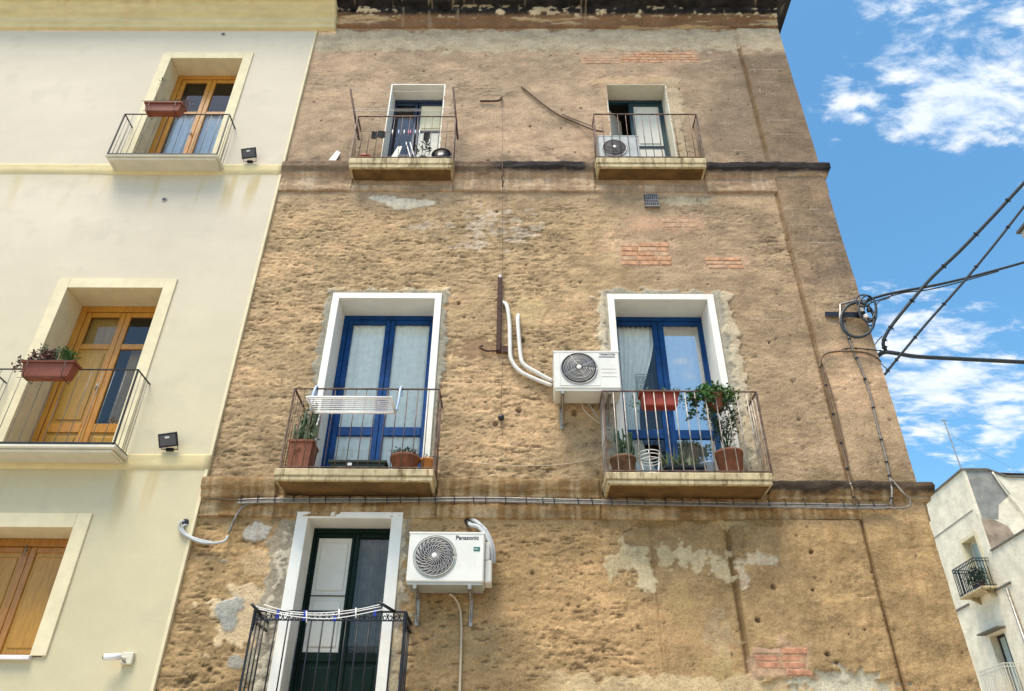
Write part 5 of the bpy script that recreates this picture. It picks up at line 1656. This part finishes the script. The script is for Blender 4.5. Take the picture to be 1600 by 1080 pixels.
for pts in ([(-3.479, -0.010, 4.389), (-3.505, -0.060, 4.378), (-3.518, -0.060, 4.322), (-3.475, -0.060, 4.261), (-3.382, -0.060, 4.207), (-3.265, -0.060, 4.161), (-3.143, -0.060, 4.148), (-3.016, -0.060, 4.169), (-3.004, -0.020, 4.237)], [(-3.448, -0.010, 4.348), (-3.472, -0.050, 4.340), (-3.484, -0.050, 4.305), (-3.437, -0.050, 4.251), (-3.360, -0.050, 4.211), (-3.246, -0.050, 4.178), (-3.136, -0.050, 4.158)]):
    mb = MB(); mb.tube(pts, .014, 8, True); mb.build('tube', M['pipe_grey'], t, True)
mb = MB(); mb.lathe([(.035, 0.0), (.035, -.012), (.02, -.016)], (-3.476, -0.030, 4.382), 12, 'y'); mb.build('wall_hole', M['black_plastic'], t)
# vertical cables on the corner pilaster
cable('pale clipped cable climbing the corner pilaster up to the cable bracket', [(3.903, -0.130, 4.577), (3.947, -0.150, 4.726), (3.990, -0.090, 4.867), (4.008, -0.080, 4.997), (4.023, -0.080, 5.187), (4.030, -0.080, 5.539), (4.051, -0.080, 5.994), (4.030, -0.080, 6.297), (3.996, -0.080, 6.566), (3.986, -0.080, 6.845), (3.994, -0.080, 7.084), (4.001, -0.080, 7.182)], .012, 'cable_grey', ties=.35)
cable('loop of cable from the pilaster cable round to the end of the string bundle', [(3.997, -0.090, 4.897), (4.016, -0.120, 4.833), (4.047, -0.170, 4.704), (4.094, -0.170, 4.633), (4.078, -0.160, 4.560), (3.976, -0.140, 4.546), (3.850, -0.130, 4.556)], .010, 'cable_grey')
cable('dark cable running down the left edge of the corner pilaster', [(3.582, -0.080, 6.410), (3.570, -0.080, 6.250), (3.566, -0.080, 5.864), (3.570, -0.080, 5.496), (3.574, -0.080, 5.145), (3.551, -0.100, 4.874), (3.531, -0.160, 4.740), (3.524, -0.140, 4.571)], .011, 'cable_brown', ties=.4)
cable('second dark cable beside the one on the left edge of the corner pilaster', [(3.596, -0.080, 6.268), (3.614, -0.080, 5.949), (3.610, -0.080, 5.577), (3.601, -0.080, 5.261), (3.580, -0.080, 4.994)], .008, 'cable_brown')
cable('brown cable arching across the corner pilaster below the bracket', [(3.545, -0.090, 6.288), (3.588, -0.090, 6.422), (3.672, -0.090, 6.494), (3.815, -0.090, 6.522), (4.005, -0.090, 6.523), (4.151, -0.090, 6.497), (4.253, -0.090, 6.426), (4.319, -0.020, 6.425)], .011, 'cable_brown')
cable('short dark clipped cable straight across the pilaster above the arched one', [(3.865, -0.080, 6.556), (3.983, -0.080, 6.575), (4.096, -0.080, 6.567), (4.251, -0.080, 6.549), (4.391, -0.080, 6.532)], .007, 'cable_black', ties=.12)

# cable bracket with insulators
t = thing('cable_bracket', 'black iron wall bracket with white insulators at the corner of the brown building', 'bracket', (4.024, -0.080, 7.075))
mb = MB(); mb.hull([(3.798, -0.060, 7.127), (3.783, -0.060, 7.059), (4.260, -0.120, 7.076), (4.238, -0.120, 6.989), (3.788, -0.080, 7.112), (3.773, -0.080, 7.044), (4.243, -0.150, 7.054), (4.222, -0.150, 6.968)]); mb.build('arm', M['black_plastic'], t)
mb = MB(); mb.tube([(3.981, -0.120, 7.192), (3.917, -0.120, 6.911)], .018, 6); mb.tube([(3.981, -0.120, 7.192), (4.169, -0.120, 7.252), (4.304, -0.120, 7.253)], .014, 6); mb.build('clamp', M['galv'], t)
for p_ in ((4.189, -0.180, 7.071), (4.271, -0.200, 7.057), (4.208, -0.200, 6.961), (4.252, -0.180, 6.918)):
    mb = MB(); mb.lathe([(.012, -.03), (.030, -.026), (.030, -.014), (.018, -.008), (.030, -.002), (.030, .012), (.014, .02)], p_, 12, 'z'); mb.build('insulator', M['white_plastic'] if rnd.random() < .7 else M['black_plastic'], t, True)
mb = MB(); mb.lathe([(.03, -.05), (.045, -.04), (.045, .04), (.02, .05)], (4.179, -0.150, 7.016), 12, 'x'); mb.build('spool', M['black_plastic'], t, True)
t2 = thing('cable_coil', 'coil of spare black cable hung on the corner bracket', 'cable', (4.184, -0.150, 7.035))
mb = MB(); mb.tube([(4.294, -0.200, 6.904), (4.260, -0.200, 6.818), (4.206, -0.200, 6.741), (4.140, -0.200, 6.685), (4.068, -0.200, 6.655), (4.000, -0.200, 6.655), (3.942, -0.200, 6.684), (3.903, -0.200, 6.739), (3.886, -0.200, 6.815), (3.894, -0.200, 6.902), (3.926, -0.200, 6.990), (3.979, -0.200, 7.069), (4.047, -0.200, 7.127), (4.121, -0.200, 7.159), (4.191, -0.200, 7.159), (4.250, -0.200, 7.128), (4.289, -0.200, 7.070), (4.304, -0.200, 6.992), (4.294, -0.200, 6.904)], 0.018, 6, True); mb.build('loop', M['cable_black'], t2, True)
mb = MB(); mb.tube([(4.330, -0.240, 7.047), (4.307, -0.240, 6.982), (4.276, -0.240, 6.924), (4.238, -0.240, 6.882), (4.200, -0.240, 6.859), (4.165, -0.240, 6.859), (4.139, -0.240, 6.882), (4.122, -0.240, 6.923), (4.119, -0.240, 6.981), (4.129, -0.240, 7.046), (4.151, -0.240, 7.112), (4.183, -0.240, 7.171), (4.221, -0.240, 7.214), (4.259, -0.240, 7.238), (4.295, -0.240, 7.238), (4.322, -0.240, 7.215), (4.339, -0.240, 7.172), (4.341, -0.240, 7.113), (4.330, -0.240, 7.047)], 0.011, 6, True); mb.build('loop', M['cable_black'], t2, True)
mb = MB(); mb.tube([(4.368, -0.180, 7.043), (4.345, -0.180, 6.971), (4.316, -0.180, 6.908), (4.283, -0.180, 6.861), (4.252, -0.180, 6.836), (4.226, -0.180, 6.836), (4.206, -0.180, 6.860), (4.197, -0.180, 6.908), (4.200, -0.180, 6.970), (4.213, -0.180, 7.042), (4.235, -0.180, 7.115), (4.265, -0.180, 7.179), (4.298, -0.180, 7.228), (4.331, -0.180, 7.254), (4.357, -0.180, 7.254), (4.377, -0.180, 7.229), (4.385, -0.180, 7.180), (4.382, -0.180, 7.116), (4.368, -0.180, 7.043)], 0.009, 6, True); mb.build('loop', M['cable_black'], t2, True)
mb = MB(); mb.tube([(4.317, -0.220, 7.178), (4.304, -0.220, 7.148), (4.281, -0.220, 7.121), (4.251, -0.220, 7.102), (4.218, -0.220, 7.091), (4.185, -0.220, 7.091), (4.158, -0.220, 7.101), (4.138, -0.220, 7.121), (4.128, -0.220, 7.147), (4.129, -0.220, 7.177), (4.142, -0.220, 7.207), (4.165, -0.220, 7.234), (4.195, -0.220, 7.254), (4.228, -0.220, 7.265), (4.261, -0.220, 7.265), (4.289, -0.220, 7.254), (4.309, -0.220, 7.235), (4.319, -0.220, 7.208), (4.317, -0.220, 7.178)], 0.01, 6, True); mb.build('loop', M['cable_black'], t2, True)
# overhead cables over the side street to the next building
cable('thick black twisted overhead cable rising to the upper right and bending back at the corner', [(4.363, -0.120, 6.515), (4.322, -0.180, 6.566), (4.350, -0.240, 6.654), (4.470, -0.340, 6.806), (4.839, -0.600, 7.179), (5.137, -0.900, 7.398), (5.433, -1.200, 7.642), (5.721, -1.500, 7.891), (5.993, -1.900, 8.095)], .020, 'cable_black', ties=.30)
cable('thinner black overhead cable crossing the twisted one', [(4.299, -0.050, 6.220), (4.364, -0.120, 6.292), (4.474, -0.250, 6.405), (4.734, -0.500, 6.667), (5.047, -0.800, 6.958), (5.361, -1.100, 7.276), (5.679, -1.400, 7.621), (6.000, -1.800, 7.961)], .014, 'cable_black', ties=.9)
cable('long dark overhead cable leaving the bracket toward the right', [(4.242, -0.180, 7.159), (4.399, -0.150, 7.270), (4.731, -0.100, 7.400), (5.226, 0.000, 7.571), (5.743, 0.100, 7.767), (6.285, 0.200, 7.990), (6.850, 0.300, 8.229), (7.843, 0.500, 8.680)], .017, 'cable_black')
cable('thin dark overhead cable hanging just under the one that leaves the bracket', [(4.234, -0.180, 7.129), (4.446, -0.120, 7.253), (4.821, -0.080, 7.406), (5.211, 0.000, 7.520), (5.730, 0.100, 7.725), (6.370, 0.200, 7.990)], .008, 'cable_black')
cable('short kinked tail under the bracket cable', [(4.393, -0.150, 7.152), (4.468, -0.150, 7.231), (4.581, -0.150, 7.271), (4.697, -0.100, 7.390)], .007, 'cable_black')
cable('thick dark overhead cable coming level from the right to the bend', [(4.310, -0.020, 6.507), (4.337, -0.100, 6.501), (4.393, -0.160, 6.462), (4.663, -0.160, 6.410), (5.030, -0.160, 6.386), (5.469, -0.160, 6.362), (5.907, -0.160, 6.338), (6.563, -0.160, 6.307)], .026, 'cable_black')
cable('thin dark tie wire below the level overhead cable', [(4.302, -0.020, 6.416), (4.322, -0.080, 6.299), (4.344, -0.100, 6.243)], .006, 'cable_black')
cable('thin dark stay with a knob above the bend of the overhead cables', [(4.301, -0.020, 6.653), (4.331, -0.100, 6.684), (4.368, -0.140, 6.712)], .006, 'cable_black')

# floodlights, camera, wall spouts
def floodlight(label, x, z, flip=False):
    t_ = thing('floodlight', label, 'floodlight', (x, -.05, z), 'floodlights standing on the cream string courses')
    s = -1 if flip else 1
    tilt = Matrix.Translation((x, -.12, z + .10)) @ Matrix.Rotation(math.radians(-62), 4, 'X') @ Matrix.Rotation(math.radians(-8), 4, 'Z')
    mb = MB(tilt)
    mb.hull([(-.10, -.07, -.02), (.10, -.07, -.02), (-.10, .07, -.02), (.10, .07, -.02), (-.085, -.055, .03), (.085, -.055, .03), (-.085, .055, .03), (.085, .055, .03)])
    mb.box(-.108, .108, -.078, .078, -.030, -.0205, .004)
    mb.build('housing', M['black_plastic'], t_)
    mb = MB(tilt); mb.box(-.088, .088, -.058, .058, -.034, -.0305); mb.build('lens', M['lens'], t_)
    mb = MB(tilt); mb.box(-.03, .02, -.04, -.02, -.036, -.0345); mb.build('lamp', M['white_plastic'], t_)
    mb = MB(); mb.tube([(x - .09, -.12, z + .10), (x - .09, -.05, z + .02), (x + .09, -.05, z + .02), (x + .09, -.12, z + .10)], .007, 5); mb.box(x - .04, x + .04, -.06, -.03, z - .0, z + .035, .003)
    mb.build('bracket', M['black_plastic'], t_)
floodlight('black floodlight on the upper cream string course near the brown wall', -3.87, 9.74)
floodlight('black floodlight on the lower cream string course beside the brown wall', -3.85, 5.19)
t = thing('security_camera', 'white bullet security camera on a junction box low on the cream wall', 'camera', (-3.70, -.04, 3.02))
mb = MB(); mb.box(-3.74, -3.63, -.075, -.032, 2.975, 3.085, .008); mb.build('junction_box', M['slab_clean'], t)
mb = MB(); mb.tube([(-3.70, -.075, 3.03), (-3.72, -.12, 3.03), (-3.76, -.13, 3.03)], .012, 8, True); mb.build('arm', M['white_plastic'], t, True)
mb = MB(); mb.tube([(-3.72, -.12, 3.035), (-3.86, -.16, 3.02)], .031, 14); mb.build('body', M['white_plastic'], t, True)
mb = MB(); mb.tube([(-3.858, -.1595, 3.0205), (-3.868, -.162, 3.019)], .020, 12); mb.build('lens', M['black_plastic'], t, True)
mb = MB(); mb.tube([(-3.68, -.076, 2.99), (-3.70, -.09, 3.0), (-3.715, -.11, 3.02)], .004, 5, True); mb.build('lead', M['black_plastic'], t, True)
for p_, lab in (((-4.920, -0.035, 12.778), 'small round vent hole high under the cream cornice'), ((-4.913, -0.035, 9.013), 'small round vent hole below the upper cream balcony')):
    t = thing('wall_vent', lab, 'vent', p_)
    mb = MB(); mb.lathe([(.035, .01), (.035, -.008), (.028, -.010)], p_, 16, 'y'); mb.build('ring', M['ac_side'], t, True)
    mb = MB(); mb.lathe([(.024, -.0105), (.024, -.0125)], p_, 16, 'y'); mb.build('opening', M['ac_dark'], t)

# drying lines with pegs on the lowest balcony
t = thing('clothes_airer', 'white wire clothes airer stretched along the black scrolled balcony rail', 'clothes airer', (-1.7, -.5, 3.4))
for pts in ([(-2.410, -0.500, 3.406), (-2.164, -0.500, 3.356), (-1.924, -0.500, 3.335), (-1.631, -0.500, 3.343), (-1.255, -0.500, 3.414)], [(-2.359, -0.550, 3.371), (-2.085, -0.550, 3.316), (-1.789, -0.550, 3.290), (-1.558, -0.550, 3.308), (-1.215, -0.550, 3.379)], [(-2.342, -0.500, 3.424), (-2.107, -0.500, 3.368), (-1.809, -0.500, 3.353), (-1.460, -0.500, 3.390), (-1.246, -0.500, 3.438)]):
    mb = MB(); mb.tube(pts, .004, 6, True); mb.build('wire', M['white_plastic'], t, True)
for px_ in ([(-1.928, -0.530, 3.362), (-1.911, -0.530, 3.260)], [(-1.630, -0.530, 3.381), (-1.619, -0.530, 3.296)], [(-1.478, -0.530, 3.394), (-1.467, -0.530, 3.303)]):
    mb = MB(); mb.tube(px_, .007, 6); mb.build('spacer', M['white_plastic'], t, True)
for lab, a_, b_ in (('black iron arm holding the airer at the left end of the scrolled rail', (-2.450, -0.520, 3.429), (-2.360, -0.460, 3.336)), ('black iron arm holding the airer at the right end of the scrolled rail', (-1.268, -0.550, 3.442), (-1.127, -0.460, 3.379))):
    mb = MB(); mb.tube([a_, b_], .014, 6); tag(mb.build('airer_arm', M['iron_black'], None, True), lab, 'bracket')
for (px_, h_), lab in zip((((-2.196, -0.500, 3.339), .075), ((-1.947, -0.500, 3.329), .09), ((-1.667, -0.500, 3.303), .05), ((-1.302, -0.500, 3.357), .06)), ('leftmost blue peg clipped on the white airer', 'large blue peg beside the white spacer of the airer', 'small blue peg in the middle of the airer, in front of the green door', 'blue peg near the right end of the white airer')):
    mb = MB()
    mb.box(px_[0] - .011, px_[0] - .002, px_[1] - .006, px_[1] + .006, px_[2] - h_ / 2, px_[2] + h_ / 2, .001)
    mb.box(px_[0] + .002, px_[0] + .011, px_[1] - .006, px_[1] + .006, px_[2] - h_ / 2, px_[2] + h_ / 2, .001)
    mb.box(px_[0] - .0015, px_[0] + .0015, px_[1] - .004, px_[1] + .004, px_[2], px_[2] + .01)
    tag(mb.build('clothes_peg', M['peg_blue']), lab, 'clothes peg', 'blue pegs on the airer')

# broken tile propped on the upper string at the left
mb = MB(); mb.hull([(-2.72, -.10, 9.735), (-2.62, -.10, 9.735), (-2.66, -.02, 10.02), (-2.60, -.02, 9.98), (-2.72, -.08, 9.735), (-2.62, -.08, 9.735), (-2.66, -.0, 10.02), (-2.60, -.0, 9.98)])
tag(mb.build('broken_tile', M['marble']), 'pale broken slab propped on the string course left of the upper left balcony', 'slab')

# ------------------------------------------------------------------ pale building across the side street
pale = thing('apartment_building', 'pale rendered building with small iron balconies far behind at the right', 'building', (18, 20, 0))
PXF = 16.1
def wall_x(parent, y0, y1, z0, z1, holes, mt, name='wall', x=PXF):
    """wall in the plane x with rectangular holes (y0,y1,z0,z1)"""
    ys = sorted({y0, y1} | {h[0] for h in holes} | {h[1] for h in holes}); zs_ = sorted({z0, z1} | {h[2] for h in holes} | {h[3] for h in holes})
    mb = MB()
    for ya_, yb_ in zip(ys, ys[1:]):
        for za_, zb_ in zip(zs_, zs_[1:]):
            cy_, cz_ = (ya_ + yb_) / 2, (za_ + zb_) / 2
            if any(h[0] < cy_ < h[1] and h[2] < cz_ < h[3] for h in holes): continue
            mb.quad([(x, ya_, za_), (x, yb_, za_), (x, yb_, zb_), (x, ya_, zb_)])
    bmesh.ops.remove_doubles(mb.bm, verts=mb.bm.verts, dist=1e-4)
    return mb.build(name, mt, parent)
WN = [(18.25, 19.15, 8.95, 10.78), (18.45, 19.35, 5.65, 7.62), (18.5, 19.4, 2.3, 4.3), (12.5, 13.4, 5.65, 7.6), (12.5, 13.4, 2.3, 4.3), (9.4, 10.3, 5.65, 7.6)]
wall_x(pale, 7.5, 17.7, 0, 10.0, [h for h in WN if h[0] < 17], M['pale_wall'])
wall_x(pale, 17.7, 26, 0, 13.0, [h for h in WN if h[0] > 17], M['pale_wall'])
mb = MB()
mb.quad([(PXF, 17.7, 9.6), (18.2, 17.7, 9.6), (18.2, 17.7, 12.72), (17.55, 17.7, 12.74), (17.0, 17.7, 13.0), (PXF, 17.7, 13.0)])
mb.build('wall', M['pale_wall'], pale)
mb = MB(); mb.quad([(18.2, 17.7, 9.6), (26, 17.7, 9.6), (26, 17.7, 12.7), (18.2, 17.7, 12.72)]); mb.build('wall', M['pale_wall'], pale)
mb = MB(); mb.quad([(PXF, 7.5, 0), (26, 7.5, 0), (26, 7.5, 10), (PXF, 7.5, 10)]); mb.quad([(26, 7.5, 0), (26, 26, 0), (26, 26, 12.7), (26, 7.5, 10)]); mb.quad([(PXF, 26, 0), (26, 26, 0), (26, 26, 13), (PXF, 26, 13)]); mb.build('wall', M['pale_wall'], pale)
mb = MB(); mb.quad([(PXF, 17.7, 12.96), (26, 17.7, 12.66), (26, 26, 12.66), (PXF, 26, 12.96)]); mb.quad([(PXF, 7.5, 9.95), (26, 7.5, 9.95), (26, 17.69, 9.95), (PXF, 17.69, 9.95)]); mb.build('roof', M['roof_flat'], pale)
mb = MB()
mb.box(PXF - .06, PXF + .12, 17.66, 26, 13.0, 13.06); mb.box(PXF - .05, PXF + .12, 7.5, 17.64, 10.0, 10.05)
mb.hull([(PXF + .12, 17.64, 13.0), (17.0, 17.64, 13.0), (17.0, 17.8, 13.0), (PXF + .12, 17.8, 13.0), (PXF + .12, 17.64, 13.06), (17.0, 17.64, 13.06), (17.0, 17.8, 13.06), (PXF + .12, 17.8, 13.06)])
mb.hull([(17.0, 17.64, 13.0), (17.55, 17.64, 12.74), (17.0, 17.8, 13.0), (17.55, 17.8, 12.74), (17.0, 17.64, 13.06), (17.55, 17.64, 12.80), (17.0, 17.8, 13.06), (17.55, 17.8, 12.80)])
mb.box(17.55, 26, 17.64, 17.8, 12.73, 12.79)
mb.build('parapet_edge', M['pale_roof'], pale)
# cement patch on the side wall of the taller block, sheet of its own a few mm proud
mb = MB(); mb.quad([(PXF + .1, 17.694, 11.2), (16.75, 17.694, 11.15), (16.95, 17.694, 11.7), (17.5, 17.694, 12.1), (17.15, 17.694, 12.98), (PXF + .1, 17.694, 12.98)])
mb.build('cement_patch', M['grey_cement'], pale)
M['brown_stain'] = mat('old_brown_render', (0.34, 0.26, 0.18), 0.95, 0.3, 3, 0.006, 25)
mb = MB(); mb.quad([(PXF + .05, 17.692, 10.02), (17.3, 17.692, 10.02), (17.0, 17.692, 10.9), (16.6, 17.692, 11.14), (PXF + .05, 17.692, 11.19)])
mb.build('render_patch', M['brown_stain'], pale)
mb = MB(); mb.box(PXF - .05, PXF - .001, 17.2, 18.35, 8.80, 8.86); mb.box(PXF - .05, PXF - .001, 19.9, 21.4, 8.80, 8.86); mb.build('string_course', M['pale_roof'], pale)
mb = MB(); mb.box(PXF - .02, PXF - .001, 17.9, 24, 11.55, 11.58); mb.build('string_course', M['grey_cement'], pale)
mb = MB(); mb.tube([(PXF - .06, 17.45, 8.7), (PXF - .06, 17.40, 2.0)], .05, 8); mb.build('drainpipe', M['galv'], pale, True)
mb = MB(); mb.tube([(17.1, 17.62, 12.9), (17.3, 17.62, 12.2), (17.7, 17.62, 11.2), (18.0, 17.62, 10.1)], .03, 6, True); mb.build('pipe', M['pale_wall'], pale, True)
M['pale_glass'] = mat('greenish_far_glass', (0.42, 0.50, 0.44), 0.12, 0.1, 2, spec=0.6)
for i, (y0_, y1_, z0_, z1_) in enumerate(WN):
    fr = MB(); t_ = .09
    dk_ = 'shutter' if i == 0 else 'iron_dark'
    for yy0, yy1, zz0, zz1 in ((y0_, y0_ + t_, z0_, z1_), (y1_ - t_, y1_, z0_, z1_), (y0_ + t_, y1_ - t_, z1_ - t_, z1_), ((y0_ + y1_) / 2 - .04, (y0_ + y1_) / 2 + .04, z0_, z1_ - t_)):
        fr.box(PXF + .26, PXF + .31, yy0, yy1, zz0, zz1)
    fw = fr.build('balcony_door', M[dk_], pale)
    g_ = MB(); g_.box(PXF + .28, PXF + .30, y0_ + .05, y1_ - .05, z0_ + .02, z1_ - .05); g_.build('pane', M['pale_glass'], fw)
    rv = MB()
    rv.quad([(PXF, y0_, z0_), (PXF + .3, y0_, z0_), (PXF + .3, y0_, z1_), (PXF, y0_, z1_)]); rv.quad([(PXF, y1_, z0_), (PXF + .3, y1_, z0_), (PXF + .3, y1_, z1_), (PXF, y1_, z1_)])
    rv.quad([(PXF, y0_, z1_), (PXF, y1_, z1_), (PXF + .3, y1_, z1_), (PXF + .3, y0_, z1_)]); rv.quad([(PXF, y0_, z0_), (PXF, y1_, z0_), (PXF + .3, y1_, z0_), (PXF + .3, y0_, z0_)])
    rv.build('reveal', M['cream_trim'] if i == 0 else M['pale_wall'], pale)
    if i == 0:
        s_ = MB()
        s_.box(PXF - .03, PXF - .001, y0_ - .12, y0_ - .001, z0_, z1_ + .12); s_.box(PXF - .03, PXF - .001, y1_ + .001, y1_ + .14, z0_, z1_ + .12); s_.box(PXF - .03, PXF - .001, y0_, y1_, z1_ + .001, z1_ + .12)
        s_.build('door_surround', M['cream_trim'], pale)
    else:
        s_ = MB(); s_.box(PXF - .30, PXF - .001, y0_ - .2, y1_ + .2, z1_ + .05, z1_ + .10, .01); s_.build('canopy', M['pale_roof'], pale)
def far_balcony(y0_, y1_, z_, zr_, dep_, mt_, n_):
    mb = MB(); mb.box(PXF - dep_, PXF - .001, y0_, y1_, z_ - .07, z_, .01)
    for yb_ in (y0_ + .25, y1_ - .25):
        mb.hull([(PXF - dep_ * .75, yb_ - .05, z_ - .072), (PXF - dep_ * .75, yb_ + .05, z_ - .072), (PXF, yb_ - .05, z_ - .072), (PXF, yb_ + .05, z_ - .072), (PXF, yb_ - .05, z_ - .30), (PXF, yb_ + .05, z_ - .30)])
    s_ = mb.build('balcony', M['slab'], pale)
    xo = PXF - dep_ + .03
    mb = MB()
    for zq in (zr_, zr_ - .1, z_ + .06):
        mb.box(xo - .012, xo + .012, y0_ + .03, y1_ - .03, zq - .012, zq + .012)
        for yq in (y0_ + .03, y1_ - .03):
            mb.box(xo + .013, PXF, yq - .012, yq + .012, zq - .012, zq + .012)
    mb.build('railing', M[mt_], s_)
    f_ = None
    spots = [(xo, y0_ + .03 + (y1_ - y0_ - .06) * k / n_) for k in range(n_ + 1)] + [(xo + (dep_ - .03) * k / 5, yq) for k in range(1, 5) for yq in (y0_ + .03, y1_ - .03)]
    for (x_, y_) in spots:
        if f_ is None:
            mb = MB(); mb.box(x_ - .010, x_ + .010, y_ - .010, y_ + .010, z_, zr_); f_ = mb.build('baluster', M[mt_], s_); f0 = (x_, y_)
        else:
            o = bpy.data.objects.new('baluster', f_.data); COL.objects.link(o); o.parent = s_; ORG[o.name] = ORG[s_.name]; o.location = (x_ - f0[0], y_ - f0[1], 0)
    return s_
far_balcony(17.95, 19.45, 8.93, 9.88, .55, 'iron_black', 14)
far_balcony(18.15, 19.75, 5.62, 6.55, .55, 'shutter', 14)
t = thing('balcony_plant', 'dark bushy plants behind the rail of the upper balcony on the far pale building', 'plant', (15.75, 18.4, 8.935))
for yy in (18.25, 18.6):
    mb = MB(); mb.lathe([(.08, 0), (.11, .2), (.12, .2), (.1, .2)], (15.78, yy, 8.935), 10); mb.build('pot', M['terracotta'], t)
foliage(t, [(15.75, 18.1 + k * .08, 9.25 + .1 * (k % 3)) for k in range(8)], 500, (.10, .09, .13), .11, .05, 'leaf_dark')
t = thing('antenna', 'thin mast antenna on the roof corner of the far pale building', 'antenna', (16.2, 17.9, 13.0))
mb = MB(); mb.tube([(16.2, 17.9, 12.9), (16.2, 17.95, 15.2)], .022, 6); mb.build('mast', M['galv'], t)
mb = MB(); mb.tube([(16.1, 17.95, 15.15), (16.3, 17.95, 15.15)], .02, 5); mb.build('crossbar', M['galv'], t)
mb = MB(); mb.tube([(16.2, 17.95, 14.6), (18.0, 17.9, 13.2), (18.6, 17.9, 12.8)], .006, 4, True); mb.build('stay', M['galv'], t)
# near building at the right whose eave corner just enters the frame
near = thing('apartment_building', 'corner of a pinkish building just touching the right edge of the picture', 'building', (13, -4, 0))
mb = MB(); mb.box(10.25, 18, -14, 3.35, 0, 11.6); mb.build('wall', M['side_wall'], near)
mb = MB(); mb.box(9.9, 18.2, -14.2, 3.62, 11.601, 11.75, .02); mb.build('cornice', M['old_trim'], near)
mb = MB(); mb.box(9.86, 18.25, -14.25, 3.66, 11.751, 11.80); mb.build('roof_edge', M['pale_roof'], near)
